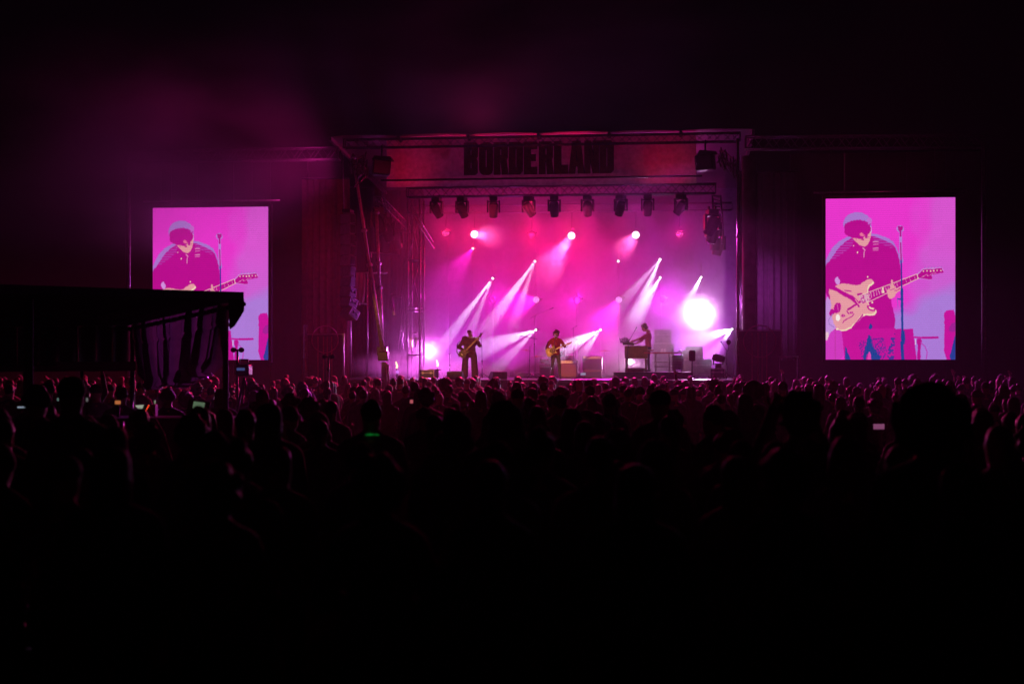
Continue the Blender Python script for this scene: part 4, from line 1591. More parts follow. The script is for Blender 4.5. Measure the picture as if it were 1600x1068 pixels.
def sdf_mesh(name, prims, h, mats, k=.03, noise=None, extra=None, cut=None):
    """mats: {label: material}; every prim carries a label as its third entry"""
    V, Q = nets(prims, h, k, noise, cut)
    labs = sorted({p[2] for p in prims} | ({e[2] for e in extra} if extra else set()))
    C = V[Q].mean(1).astype(np.float32)
    best, mi = np.full(len(C), 1e9), np.zeros(len(C), int)
    for p in prims:
        d = prim_sd(C, p)
        b = d < best
        best[b], mi[b] = d[b], labs.index(p[2])
    vs, fs, mis = [tuple(v) for v in V.tolist()], [tuple(q) for q in Q.tolist()], mi.tolist()
    for mb, _, lab in (extra or []):
        o = len(vs)
        vs += mb.v
        fs += [tuple(i + o for i in f) for f in mb.f]
        mis += [labs.index(lab)] * len(mb.f)
    me = bpy.data.meshes.new(name)
    me.from_pydata(vs, [], fs)
    for l in labs:
        me.materials.append(mats[l])
    me.polygons.foreach_set('material_index', mis)
    me.polygons.foreach_set('use_smooth', [True] * len(fs))
    me.update()
    return me


M_SKIN = mat('skin', (.34, .21, .15), .55, 0, .12, 20, rand=.35, spec=.25)
M_HAIRD = mat('hair', (.045, .03, .02), .55, 0, .4, 30, .3, 120, rand=.6, spec=.25)
M_TOP = mat('shirt_cloth', (.09, .085, .09), .8, 0, .3, 12, .2, 60, sheen=.3, rand=.6, spec=.2)
M_TROU = mat('trouser_cloth', (.04, .042, .055), .9, 0, .3, 12, rand=.4)
M_SHOE = mat('shoe_leather', (.02, .02, .02), .5, rand=.4)
M_CAP = mat('cap_cloth', (.05, .045, .05), .8, 0, .3, 14, rand=.6)
PMATS = {'skin': M_SKIN, 'top': M_TOP, 'trouser': M_TROU, 'shoe': M_SHOE}


def V3(x, y, z):
    return (x, y, z)


def body(J, w=1.0, sleeve='long', coat=0.0, head=(0, -.01, 1.62), tilt=(0, 0), face=False, belly=0.0, hip=1.0):
    """prims of a person facing -y; J gives the joints of both sides (l: +x, r: -x)"""
    p = []
    hx, hy, hz = head
    Rm = (Matrix.Rotation(tilt[1], 3, 'Y') @ Matrix.Rotation(tilt[0], 3, 'X'))
    hd = Vector(head)

    def H(x, y, z):
        return tuple(hd + Rm @ Vector((x, y, z)))
    Rn = [list(r) for r in Rm]
    p.append(('e', (H(0, .012, .03), (.077, .098, .105), Rn), 'skin'))
    p.append(('e', (H(0, -.028, -.045), (.058, .066, .078), Rn), 'skin'))
    p.append(('c', (H(0, .02, -.05), (0, .02, 1.44), .055, .062), 'skin'))
    if face:
        p.append(('c', (H(0, -.092, .02), H(0, -.112, -.022), .010, .015), 'skin'))
        for s in (-1, 1):
            p.append(('e', (H(s * .080, .02, 0), (.012, .022, .034), Rn), 'skin'))
            p.append(('c', (H(s * .045, -.078, .04), H(s * .012, -.088, .038), .010, .009), 'skin'))
        p.append(('c', (H(-.02, -.088, -.066), H(.02, -.088, -.066), .011, .011), 'skin'))
    # trunk
    p.append(('c', ((-.115 * w, .01, 1.40), (.115 * w, .01, 1.40), .066 + coat * .5, .066 + coat * .5), 'top'))
    for s in (-1, 1):
        p.append(('c', ((s * .02, .025, 1.475), (s * .15 * w, .015, 1.405), .055, .052 + coat * .4), 'top'))
    p.append(('e', ((0, .005, 1.27), (.175 * w + coat, .118 + coat, .19)), 'top'))
    p.append(('e', ((0, -.01 - belly * .4, 1.07), (.152 * w + coat + belly, .108 + coat + belly, .19)), 'top'))
    p.append(('e', ((0, .005, .93), (.168 * w * hip + coat, .118 + coat, .13)), 'top'))
    p.append(('e', ((0, .01, .86), (.160 * w * hip, .112, .10)), 'trouser'))
    for s, q in ((1, 'l'), (-1, 'r')):
        sh = J.get('sh' + q, (s * .182 * w, .01, 1.375))
        el, wr = J['el' + q], J['wr' + q]
        c = coat * .5
        p.append(('c', (sh, el, .062 + c, .047 + c), 'top'))
        long_ = sleeve == 'long'
        p.append(('c', (el, wr, (.045 if long_ else .04) + c, (.033 if long_ else .026) + c), 'top' if long_ else 'skin'))
        e, v = Vector(el), Vector(wr)
        d = (v - e).normalized()
        p.append(('c', (tuple(v + d * .01), tuple(v + d * .085), .028, .034), 'skin'))
        hpz = J.get('hip' + q, (s * .09, .01, .86))
        kn, an = J.get('kn' + q, (s * .105, -.01, .48)), J.get('an' + q, (s * .115, .03, .09))
        p.append(('c', (hpz, kn, .088 * (w * .5 + .5), .06), 'trouser'))
        p.append(('c', (kn, an, .058, .045), 'trouser'))
        f = J.get('toe' + q, (an[0] + s * .02, an[1] - .16, .035))
        p.append(('c', ((an[0], an[1] + .03, .045), f, .043, .036), 'shoe'))
    return p


def fingers(wr, el, side, curl=.6, up=(0, 0, 1)):
    """four unequal bent fingers and a thumb for the hand beyond the wrist"""
    v, e = Vector(wr), Vector(el)
    d = (v - e).normalized()
    n = Vector(up)
    s = d.cross(n).normalized()
    n = s.cross(d).normalized()
    mb = MB()
    root = v + d * .095
    for i, L in enumerate((.066, .076, .071, .055)):
        b = root + s * ((i - 1.5) * .019)
        m1 = b + (d * math.cos(curl * .5) - n * math.sin(curl * .5)) * L * .5
        m2 = m1 + (d * math.cos(curl * 1.4) - n * math.sin(curl * 1.4)) * L * .3
        m3 = m2 + (d * math.cos(curl * 2.2) - n * math.sin(curl * 2.2)) * L * .25
        mb.tube([b - d * .02, b, m1, m2, m3], [.010, .0095, .009, .008, .006], 6)
    b = v + d * .04 + s * side * .03
    t1 = b + (d * .6 + s * side * .8).normalized() * .035
    t2 = t1 + (d * .8 + s * side * .2 - n * .4).normalized() * .03
    mb.tube([b - s * side * .015, b, t1, t2], [.013, .0125, .011, .008], 6)
    return (mb, None, 'skin')


def eyes(head, tilt):
    Rm = (Matrix.Rotation(tilt[1], 3, 'Y') @ Matrix.Rotation(tilt[0], 3, 'X'))
    mb = MB()
    for s in (-1, 1):
        mb.ball(Vector(head) + Rm @ Vector((s * .032, -.080, .018)), (.012, .007, .007), 8, 6)
    mb.ball(Vector(head) + Rm @ Vector((0, -.098, -.067)), (.020, .006, .005), 8, 6)
    return (mb, None, 'eye')


PMATS['eye'] = mat('dark_eye', (.02, .012, .012), .2)


def hair_prims(kind, head, tilt=(0, 0)):
    Rm = (Matrix.Rotation(tilt[1], 3, 'Y') @ Matrix.Rotation(tilt[0], 3, 'X'))
    Rn = [list(r) for r in Rm]
    hd = Vector(head)

    def H(x, y, z):
        return tuple(hd + Rm @ Vector((x, y, z)))
    cut = None
    if kind == 'short':
        P = [('e', (H(0, .028, .052), (.086, .098, .098), Rn), 'hair')]
        nz = [(.035, .018, 3)]
    elif kind == 'curly':
        P = [('e', (H(0, .03, .07), (.115, .122, .112), Rn), 'hair'), ('e', (H(0, .05, .0), (.105, .09, .09), Rn), 'hair')]
        nz = [(.045, .06, 4), (.02, .02, 5)]
    elif kind == 'afro':
        P = [('e', (H(0, .03, .06), (.16, .155, .155), Rn), 'hair')]
        nz = [(.05, .05, 6), (.022, .025, 7)]
    elif kind == 'long':
        P = [('e', (H(0, .026, .045), (.09, .105, .10), Rn), 'hair'), ('c', (H(0, .06, .03), (hd.x, .075, hd.z - .28), .088, .07), 'hair'),
             ('c', (H(.06, .02, 0), (hd.x + .075, .035, hd.z - .22), .035, .03), 'hair'), ('c', (H(-.06, .02, 0), (hd.x - .075, .035, hd.z - .22), .035, .03), 'hair')]
        nz = [(.04, .02, 8)]
    elif kind == 'bob':
        P = [('e', (H(0, .026, .045), (.094, .108, .102), Rn), 'hair'), ('c', (H(.05, .045, .0), H(.065, .05, -.10), .05, .04), 'hair'), ('c', (H(-.05, .045, .0), H(-.065, .05, -.10), .05, .04), 'hair'),
             ('c', (H(0, .07, .0), H(0, .07, -.10), .06, .05), 'hair')]
        nz = [(.04, .015, 9)]
    elif kind == 'bun':
        P = [('e', (H(0, .026, .048), (.085, .100, .096), Rn), 'hair'), ('e', (H(0, .09, .135), (.052, .05, .05), Rn), 'hair')]
        nz = [(.035, .015, 10)]
    elif kind == 'ponytail':
        P = [('e', (H(0, .026, .048), (.085, .100, .096), Rn), 'hair'), ('c', (H(0, .11, .07), H(0, .15, -.03), .035, .04), 'hair'), ('c', (H(0, .15, -.03), (hd.x, .12, hd.z - .24), .04, .018), 'hair')]
        nz = [(.035, .015, 11)]
    elif kind == 'cap':
        P = [('e', (H(0, .012, .055), (.088, .108, .085), Rn), 'hair'), ('e', (H(0, -.125, .055), (.07, .075, .012), Rn), 'hair')]
        nz = None
    elif kind == 'beanie':
        P = [('e', (H(0, .02, .06), (.09, .106, .10), Rn), 'hair'), ('c', (H(-.05, .02, .03), H(.05, .02, .03), .066, .066), 'hair')]
        nz = [(.03, .006, 12)]
    elif kind == 'hood':
        P = [('e', (H(0, .03, .03), (.11, .125, .125), Rn), 'hair'), ('e', (H(0, .06, -.09), (.13, .10, .09), Rn), 'hair')]
        nz = [(.06, .02, 13)]
    else:
        return None
    if kind not in ('hood', 'cap', 'beanie'):
        Ri = Rm.transposed()
        Ra = np.array([list(r) for r in Ri], np.float32)
        hv = np.array(head, np.float32)

        def cut(P_):
            q = (P_ - hv) @ Ra.T
            return -(q[..., 1] + .048 + 1.1 * np.clip(q[..., 2] - .045, -.045, .2))
    return P, nz, cut


def add_hair(root, kind, head, tilt, h, m, name='hair'):
    r = hair_prims(kind, head, tilt)
    if r is None:
        return None
    me = sdf_mesh(name, r[0], h, {'hair': m}, .02, r[1], None, r[2])
    return share(name, me, root)


def performer(label, loc, rz, J, head, tilt, hair, cols, h=.014, fing=(.9, .9), scale=1.0, **kw):
    t = thing('person', label, 'person', loc, rz)
    t.scale = (scale,) * 3
    mats = dict(PMATS)
    mats.update(cols)
    pr = body(J, head=head, tilt=tilt, face=True, **kw)
    pr += kw.get('more', [])
    ex = [fingers(J['wrl'], J['ell'], -1, fing[0], J.get('upl', (0, 0, 1))), fingers(J['wrr'], J['elr'], 1, fing[1], J.get('upr', (0, 0, 1))), eyes(head, tilt)]
    me = sdf_mesh('body', pr, h, mats, .025, None, ex)
    share('body', me, t)
    add_hair(t, hair, head, tilt, h, cols.get('hair', M_HAIRD))
    return t


# ---------------------------------------------------------------- the band
RED_SHIRT = mat('red_shirt', (.36, .03, .035), .8, 0, .2, 12, .2, 50)
JEANS = mat('grey_jeans', (.10, .11, .14), .85, 0, .3, 14, .15, 60)
PSKIN = mat('performer_skin', (.50, .32, .24), .5, 0, .1, 20)
GHAIR = mat('brown_hair', (.09, .045, .025), .5, 0, .4, 30, .3, 120)
CLOAK = mat('plum_coat', (.13, .045, .05), .8, 0, .25, 10, .3, 40)
PINKSHIRT = mat('pink_shirt', (.42, .05, .12), .8, 0, .2, 12, .2, 50)

pg = at(868.5, 592, 2.3)
gl = Vector((pg.x, 2.3, DECK))
Jg = dict(ell=(.33, -.09, 1.17), wrl=(.26, -.26, 1.20), elr=(-.335, -.02, 1.13), wrr=(-.13, -.215, 1.05), anl=(.15, .03, .09), anr=(-.16, .02, .09), knl=(.125, -.03, .48), knr=(-.13, -.02, .48),
          upl=(0, 1, 0), upr=(0, 1, 0))
performer('guitarist in a red shirt and grey jeans playing a cream guitar at centre stage', gl, .08, Jg, (.01, -.06, 1.60), (.35, .12), 'curly', {'top': RED_SHIRT, 'trouser': JEANS, 'skin': PSKIN, 'hair': GHAIR}, scale=1.03)

pb = at(734, 594, 2.2)
bl = Vector((pb.x, 2.2, DECK))
Jb = dict(ell=(.36, -.06, 1.20), wrl=(.33, -.20, 1.33), elr=(-.40, -.03, 1.14), wrr=(-.20, -.24, 1.02), anl=(.20, .03, .09), anr=(-.20, .02, .09), knl=(.17, -.03, .48), knr=(-.17, -.02, .48),
          hipl=(.12, .01, .86), hipr=(-.12, .01, .86), upl=(0, 1, 0), upr=(0, 1, 0))
more = [('c', ((s * .15, .0, .82), (s * .19, .0, .12), .112, .128), 'trouser') for s in (-1, 1)]
tb = thing('person', 'broad guitarist in a heavy dark coat and wide trousers at the left of the band', 'person', bl, .1)
tb.scale = (1.04,) * 3
hb, tl = (.02, -.05, 1.62), (.35, -.5)
me = sdf_mesh('body', body(Jb, 1.22, 'long', .035, hb, tl, True) + more + [('e', ((-.17, .06, 1.44), (.13, .12, .11)), 'top'), ('e', ((.22, .06, 1.42), (.15, .11, .09)), 'top')], .015,
              {**PMATS, 'top': CLOAK, 'trouser': mat('wide_trousers', (.11, .05, .045), .85, 0, .25, 9), 'skin': PSKIN}, .03, None,
              [fingers(Jb['wrl'], Jb['ell'], -1, .9, (0, 1, 0)), fingers(Jb['wrr'], Jb['elr'], 1, .9, (0, 1, 0)), eyes(hb, tl)])
share('body', me, tb)
add_hair(tb, 'short', hb, tl, .014, GHAIR)

RIS = .26
pk = at(1013, 590, 3.7)
kl = Vector((pk.x, 3.7, DECK + RIS))
Jk = dict(ell=(.22, -.30, 1.20), wrl=(.14, -.56, 1.12), elr=(-.20, -.28, 1.13), wrr=(-.16, -.52, .99), upl=(0, 0, 1), upr=(0, 0, 1))
performer('keyboard player in a pink shirt leaning over the organ, seen from the side', kl, -PI / 2, Jk, (0, -.14, 1.60), (.45, 0), 'curly', {'top': PINKSHIRT, 'trouser': M_TROU, 'skin': PSKIN, 'hair': GHAIR}, sleeve='short', scale=1.04)


def guitar(label, loc, ang, body_m, horn=1.0, length=1.0, rz=0.0, tiltx=-.15):
    """electric guitar, face towards -y, neck along +x before it is turned by ang"""
    t = thing('electric_guitar', label, 'guitar', loc, rot=(tiltx, -ang, rz))
    out = [(-.26, .06), (-.245, .13), (-.17, .165), (-.08, .145), (-.01, .115), (.05, .135), (.105, .185), (.135, .17), (.12, .11), (.09, .06), (.085, -.06), (.11, -.10), (.13, -.125), (.10, -.15),
           (.04, -.125), (-.02, -.115), (-.09, -.15), (-.18, -.175), (-.25, -.13), (-.265, -.05)]
    MB().prism([(x, z * horn) for x, z in out][::-1], -.022, .022).build('guitar_body', body_m, t)
    nb = MB().prism([(.07, .029), (.07, -.029), (.58 * length, -.022), (.58 * length, .022)], -.034, -.014)
    nk = nb.build('neck', mat('maple_neck', (.40, .24, .11), .35, 0, .15, 10), t)
    fr = MB()
    for i in range(16):
        x = .58 * length - (.5 * length) * (1 - .5 ** ((i + 1) / 12.0)) * 1.4
        fr.box((x, -.036, 0), (.004, .004, .05))
    tag(fr.build('frets', M_ALU, nk), kind='stuff')
    hs = MB().prism([(.58 * length, .022), (.58 * length, -.022), (.64 * length, -.045), (.76 * length, -.02), (.77 * length, .03), (.62 * length, .04)], -.024, -.006).build('headstock', mat('maple_neck', (0, 0, 0)), t)
    pegs = MB().lathe([(.008, 0), (.008, .02)], 8).mesh('tuning_peg', M_ALU)
    for i in range(6):
        share('tuning_peg', pegs, hs, (.63 * length + .021 * i, -.024, .026), (PI / 2, 0, 0))
    MB().prism([(-.05, .11), (-.12, .02), (-.06, -.10), (.06, -.095), (.075, -.035), (.075, .06), (.03, .11)][::-1], -.027, -.0225).build('pickguard', mat('dark_pickguard', (.08, .03, .02), .3), t)
    for x in (-.09, .02):
        MB().box((x, -.031, 0), (.03, .012, .075), bev=.004).build('pickup', M_BLACK, t)
    MB().box((-.16, -.03, 0), (.03, .02, .08), bev=.004).build('bridge', M_ALU, t)
    for x, z in ((-.14, -.11), (-.09, -.12)):
        MB().lathe([(.012, 0), (.012, .015)], 10, Matrix.Translation((x, -.022, z)) @ Matrix.Rotation(PI / 2, 4, 'X')).build('knob', M_BLACK, t)
    st_ = [(-.265, 0, .0), (-.30, .14, .12), (-.22, .27, .33), (-.02, .30, .42), (.14, .20, .40), (.12, .0, .18)]
    return t


M_CREAM = mat('cream_lacquer', (.62, .50, .26), .25, 0, .12, 6, coat=.5)
M_DARKG = mat('dark_lacquer', (.05, .025, .02), .25, 0, .2, 6, coat=.5)
g1 = guitar('cream electric guitar held by the guitarist in the red shirt', gl + Vector((-.09, -.27, 1.05)), .42, M_CREAM)
g2 = guitar('dark electric guitar with its neck raised, held by the broad guitarist', bl + Vector((-.13, -.30, 1.02)), .80, M_DARKG, .95, 1.25)
# straps lie over the shoulder: part of each guitar
for g, s in ((g1, 1.0), (g2, 1.1)):
    pts = [(-.26, .02, .02), (-.22, .05, .20), (-.05, .12, .40), (.10, .26, .46), (.14, .38, .40), (.02, .42, .2), (-.2, .36, .02)]
    MB().tube([Vector(q) * s for q in pts[:4]], .02, 6).build('strap', mat('guitar_strap', (.05, .03, .03), .7), g)
# ================================================================ instruments and gear on the stage
def mic_stand(label, foot, top, boom=None, mic=True, tripod=True, name='microphone_stand', col=None):
    foot, top = Vector(foot), Vector(top)
    m = col or M_ALU
    t = thing(name, label, 'stand', foot)
    d = top - foot
    MB().tube([(0, 0, .03), d * .55], .016, 8).build('lower_tube', m, t)
    MB().tube([d * .55, d], .011, 8).build('upper_tube', m, t)
    MB().lathe([(.022, -.03), (.025, 0), (.022, .03)], 8, Matrix.Translation(d * .55)).build('clutch', M_BLACK, t)
    if tripod:
        for k in range(3):
            a = 2 * PI * k / 3 + .4
            MB().tube([(0, 0, .22), (.32 * math.cos(a), .32 * math.sin(a), .015)], .012, 6).build('leg', m, t)
    else:
        MB().lathe([(.13, 0), (.13, .02), (.03, .035)], 16).build('round_base', M_BLACKM, t)
    if boom:
        b0, b1 = Vector(boom[0]) - foot, Vector(boom[1]) - foot
        MB().tube([b0, b1], .010, 8).build('boom', m, t)
        end = b1
        dr = (b1 - b0).normalized()
    else:
        end, dr = d, Vector((0, -.6, .8))
    if mic:
        Q = Matrix.Translation(end) @ dr.to_track_quat('Z', 'Y').to_matrix().to_4x4()
        mb = MB().lathe([(.010, -.02), (.014, .10), (.018, .12), (.026, .14), (.026, .165), (.016, .185)], 12, Q)
        mb.build('microphone', mat('mic_grey', (.06, .06, .07), .4, .5), t)
    return t


def P(px, py, y):
    return at(px, py, y)


def deckpt(px, y, z=DECK):
    q = at(px, 500, y)
    return Vector((q.x, y, z))


mic_stand('tall boom microphone stand rising between the two guitarists', deckpt(835, 4.0), P(835, 493.5, 4.0), (P(829, 496.5, 4.0), P(858, 483.5, 4.0)))
mic_stand('lower boom microphone stand beside the tall boom stand', deckpt(826.5, 3.4), P(828, 540, 3.4), (P(838.5, 529.5, 3.4), P(819, 525.5, 3.4)), col=M_BLACKM)
mic_stand('thin dark stand with a short boom right of the red shirted guitarist', deckpt(896, 6.0), P(896, 511, 6.0), (P(893, 514, 6), P(902, 508.5, 6)), col=M_BLACKM, mic=False)
mic_stand('singer microphone on a straight stand before the red shirted guitarist', deckpt(861.5, 1.8), P(862, 556, 1.8), (P(861, 560, 1.8), P(867.5, 529.5, 1.85)), tripod=False, col=M_BLACKM)
mic_stand('straight microphone stand just right of the broad guitarist', deckpt(753.5, 2.6), P(753, 541, 2.6), (P(753, 543, 2.6), P(751.5, 527, 2.5)), col=M_BLACKM)
mic_stand('small dark stand with a flat top left of the broad guitarist', deckpt(703, 2.4), P(702.5, 553, 2.4), (P(700.5, 552.5, 2.4), P(704.5, 552, 2.4)), mic=False, col=M_BLACKM)
s1 = mic_stand('dark microphone stand standing beside the round column', deckpt(1135.5, 1.2), P(1135.5, 547, 1.2), (P(1136, 548, 1.2), P(1130.5, 539.5, 1.2)), col=M_BLACKM)
mb = MB()
q = P(1138.5, 534.5, 1.2) - s1.location
mb.ball(q, (.085, .05, .10), 14, 10)
mb.build('round_shield', M_BLACK, s1)
MB().tube([P(1135.5, 550, 1.2) - s1.location, P(1138.5, 545, 1.2) - s1.location, q], .010, 6).build('bracket', M_BLACKM, s1)

# drum kit behind the guitarist
dk = thing('drum_kit', 'drum kit with cymbals, mostly hidden behind the red shirted guitarist', 'drum kit', deckpt(868, 6.6), 0)
M_SHELL = mat('drum_shell', (.30, .10, .10), .25, 0, .15, 8, coat=.5)
M_HEADD = mat('drum_skin', (.6, .58, .55), .6, 0, .1)
M_CYM = mat('bronze_cymbal', (.62, .46, .2), .25, 1, .15, 30)
RX = Matrix.Rotation(PI / 2, 4, 'X')
MB().box((0, .3, .1), (2.9, 2.2, .2), bev=.02).build('riser', M_CASE, dk)
MB().lathe([(.28, -.2), (.28, .2)], 24, Matrix.Translation((0, 0, .49)) @ RX).build('bass_drum', M_SHELL, dk)
MB().lathe([(.265, .2), (.265, .206)], 24, Matrix.Translation((0, 0, .49)) @ RX).build('bass_drum_skin', M_HEADD, dk)
for x, y, z, r, hh in ((-.2, .1, .88, .15, .2), (.2, .1, .88, .16, .22), (.55, .5, .55, .2, .36), (-.5, .45, .62, .18, .15)):
    M4 = Matrix.Translation((x, y, z)) @ Matrix.Rotation(.25, 4, 'X')
    d = MB().lathe([(r, 0), (r, hh)], 20, M4).build('tom_drum', M_SHELL, dk)
    MB().lathe([(r * .98, hh), (r * .98, hh + .006)], 20, M4).build('drum_skin', M_HEADD, d)
    MB().tube([(x, y, .2), (x, y, z)], .012, 6).build('drum_stand', M_ALU, dk)
for px, py, y, r in ((945, 548, 6.6, .26), (905, 531, 6.9, .22), (838, 557, 6.3, .24), (887, 534, 7.2, .24), (822, 547, 6.9, .2)):
    q = P(px, py, y) - dk.location
    Mt = Matrix.Translation(q) @ Matrix.Rotation(.12, 4, 'X') @ Matrix.Rotation(random.uniform(-.15, .15), 4, 'Y')
    c = MB().lathe([(r, 0), (r * .6, .012), (r * .25, .022), (.03, .05), (.012, .052)], 24, Mt).build('cymbal', M_CYM, dk)
    MB().tube([(q.x, q.y, .02), q], .011, 6).build('cymbal_stand', M_ALU, dk)


def amp(label, px0, px1, py0, py1, y, depth=.4, tolex=M_TWEED, z0=None, panel=True, name='guitar_amplifier', grille=M_GRILLE):
    a, b = P(px0, py1, y), P(px1, py0, y)
    w, z0 = b.x - a.x, (a.z if z0 is None else z0)
    h = b.z - z0
    t = thing(name, label, 'amplifier', ((a.x + b.x) / 2, y + depth / 2, z0))
    MB().box((0, 0, h / 2), (w, depth, h), bev=.02).build('cabinet', tolex, t)
    MB().box((0, -depth / 2 - .006, h * .42), (w * .9, .016, h * .7)).build('grille_cloth', grille, t)
    if panel:
        p = MB().box((0, -depth / 2 - .006, h * .88), (w * .9, .018, h * .13)).build('control_panel', M_ALU, t)
        for i in range(6):
            MB().lathe([(.013, 0), (.01, .02)], 8, Matrix.Translation((-w * .36 + w * .14 * i, -depth / 2 - .016, h * .88)) @ RX).build('knob', M_BLACK, p)
    MB().tube([(-.1, 0, h), (-.08, 0, h + .035), (.08, 0, h + .035), (.1, 0, h)], .012, 6).build('handle', M_BLACK, t)
    for sx in (-1, 1):
        for sy in (-1, 1):
            MB().box((sx * (w / 2 - .03), sy * (depth / 2 - .03), .0), (.05, .05, .02)).build('foot', M_BLACK, t)
    return t


A1 = amp('guitar amplifier with a dark grille standing on the cabinet right of the red shirted guitarist', 910, 940.5, 556, 577.5, 5.0, tolex=M_CASE)
amp('speaker cabinet with tan panels under the dark guitar amplifier', 911, 940, 577.8, 588.3, 5.0, tolex=M_TWEED, panel=False, z0=DECK + .012)
amp('tan amplifier with an orange lit lower panel just right of the red shirted guitarist', 873, 902.5, 562, 587.5, 5.2, tolex=M_TWEED, z0=DECK + .012, grille=mat('tan_grille', (.42, .22, .10), .8, 0, .2, 60))
amp('low dark amplifier left of the red shirted guitarist', 843, 866, 570, 588, 5.2, tolex=mat('red_tolex', (.20, .05, .05), .7), z0=DECK + .012)


def case(label, px0, px1, py0, py1, y, depth=.55, m=M_CASE, z0=None, wheels=True, name='road_case'):
    a, b = P(px0, py1, y), P(px1, py0, y)
    z0 = a.z if z0 is None else z0
    w, h = b.x - a.x, b.z - z0
    t = thing(name, label, 'road case', ((a.x + b.x) / 2, y + depth / 2, z0))
    wz = .1 if wheels else .0
    MB().box((0, 0, wz + (h - wz) / 2), (w - .02, depth - .02, h - wz - .01)).build('panel_box', m, t)
    for sy in (-1, 1):
        e = MB()
        for sx in (-1, 1):
            e.beam((sx * (w / 2 - .012), sy * (depth / 2 - .012), wz), (sx * (w / 2 - .012), sy * (depth / 2 - .012), h), .028)
        for zz in (wz + .012, h - .012, wz + (h - wz) * .62):
            e.beam((-w / 2 + .01, sy * (depth / 2 - .008), zz), (w / 2 - .01, sy * (depth / 2 - .008), zz), .024)
        e.build('edge_trim', M_ALU, t)
    for sx in (-1, 1):
        MB().box((sx * w * .28, -depth / 2 - .004, wz + (h - wz) * .62), (.07, .02, .08)).build('latch', M_ALU, t)
        if wheels:
            for sy in (-1, 1):
                MB().lathe([(.045, -.018), (.05, 0), (.045, .018)], 12, Matrix.Translation((sx * (w / 2 - .1), sy * (depth / 2 - .1), .05)) @ Matrix.Rotation(PI / 2, 4, 'Y')).build('wheel', M_BLACK, t)
    return t


M_GREYC = mat('grey_case', (.26, .25, .28), .5, 0, .2, 6)
zlow = DECK + .012
case('tall grey road case, upper of the stack behind the keyboard player', 1022, 1049, 514.5, 536, 7.2, m=M_GREYC, wheels=False)
lowc = case('wider grey road case, lower of the stack behind the keyboard player', 1020, 1053.5, 536.3, 588, 7.1, m=M_GREYC, z0=zlow)
q = P(1036.5, 547, 7.09) - lowc.location
for dx in (-.06, .06):
    MB().box((q.x + dx, -.29, q.z), (.1, .02, .13)).build('socket_plate', M_WHITE, lowc)
case('grey road case with a box on its lid, right of the case stack', 1066, 1087, 547, 588, 5.6, m=M_GREYC, z0=zlow)
case('tall grey road case behind the pole loudspeaker', 1071, 1098.5, 540.5, 588, 6.8, m=M_GREYC, z0=zlow)
case('wide low grey road case right of the pole loudspeaker', 1081, 1112, 560.5, 589, 4.6, m=M_GREYC, z0=zlow)
case('dark low road case carrying a round lamp near the column', 1109.5, 1133, 575, 590.5, 2.4, z0=zlow, wheels=False)
case('dark low case on the floor left of the small stand', 655, 678, 577.5, 590, 3.0, z0=zlow, wheels=False)
tp = P(673, 577, 3.0)
fl = moving_head(P(1122, 574, 2.65) + Vector((0, 0, .0)), (.9, .4, .25), 'round dark moving lamp standing on the low road case near the column', 0, 'moving lamps standing on the floor')
fl.rotation_euler = (PI, 0, 0)
fl.location = P(1122, 575, 2.6) + Vector((0, 0, .01))
fl.scale = (.8, .8, .8)
# wash lamp cloth box left
c = thing('side_table', 'small flat topped table at the left edge of the smoke', 'table', deckpt(680, 3.6))
h = P(680, 577, 3.6).z - DECK
MB().box((0, 0, h), (.5, .4, .04), bev=.01).build('table_top', M_CASE, c)
MB().box((.05, 0, h / 2), (.16, .16, h - .04)).build('leg', M_GREYC, c)

# keyboards on a low riser
rs = thing('keyboard_riser', 'low wide riser under the organ and keyboards', 'riser', deckpt(1020, 3.6))
MB().box((0, .2, RIS / 2), (2.9, 2.6, RIS - .01), bev=.01).build('platform', M_CASE, rs)
ZR = DECK + RIS
p0, p1 = P(976, 541.5, 3.1), P(1012, 560, 3.1)
og = thing('stage_organ', 'dark wooden organ on four legs, with open space below its keys', 'organ', ((p0.x + p1.x) / 2, 3.55, ZR))
w, zt, zm = p1.x - p0.x, p0.z - ZR, p1.z - ZR
MB().box((0, 0, (zt + zm) / 2), (w, .9, zt - zm), bev=.02).build('cabinet', M_WOOD, og)
MB().box((.0, 0, zt + .02), (w * .96, .86, .04), bev=.01).build('lid', M_WOOD, og)
MB().box((w * .5 + .1, 0, zt - .14), (.24, .8, .05), bev=.008).build('key_bed', M_WOOD, og)
kb = MB()
for i in range(40):
    kb.box((w * .5 + .1, -.37 + .0190 * i, zt - .106), (.2, .0172, .02))
tag(kb.build('keys', M_WHITE, og), kind='stuff')
for sx in (-1, 1):
    for sy in (-1, 1):
        lgm = MB().lathe([(.03, 0), (.035, .05), (.028, zm * .5), (.045, zm * .8), (.05, zm)], 10, Matrix.Translation((sx * (w / 2 - .07), sy * .38, 0)))
        lgm.build('leg', M_WOOD, og)
MB().beam((-w / 2 + .1, -.36, .1), (w / 2 - .1, -.36, .1), .05).build('stretcher', M_WOOD, og)
MB().box((-.06, -.1, .07), (.7, .35, .12), Euler((.15, 0, 0)).to_matrix(), bev=.02).build('pedal_board', M_WOOD, og)
sy_ = thing('synthesizer', 'small synthesizer heaped with cables on top of the organ', 'keyboard', (P(980, 541, 3.3).x + .05, 3.5, ZR + zt + .04))
MB().box((0, 0, .07), (.42, .8, .10), bev=.015).build('case', M_BLACK, sy_)
kb = MB()
for i in range(30):
    kb.box((.12, -.36 + .0245 * i, .125), (.13, .022, .016))
tag(kb.build('keys', M_WHITE, sy_), kind='stuff')
r = random.Random(5)
cb = MB()
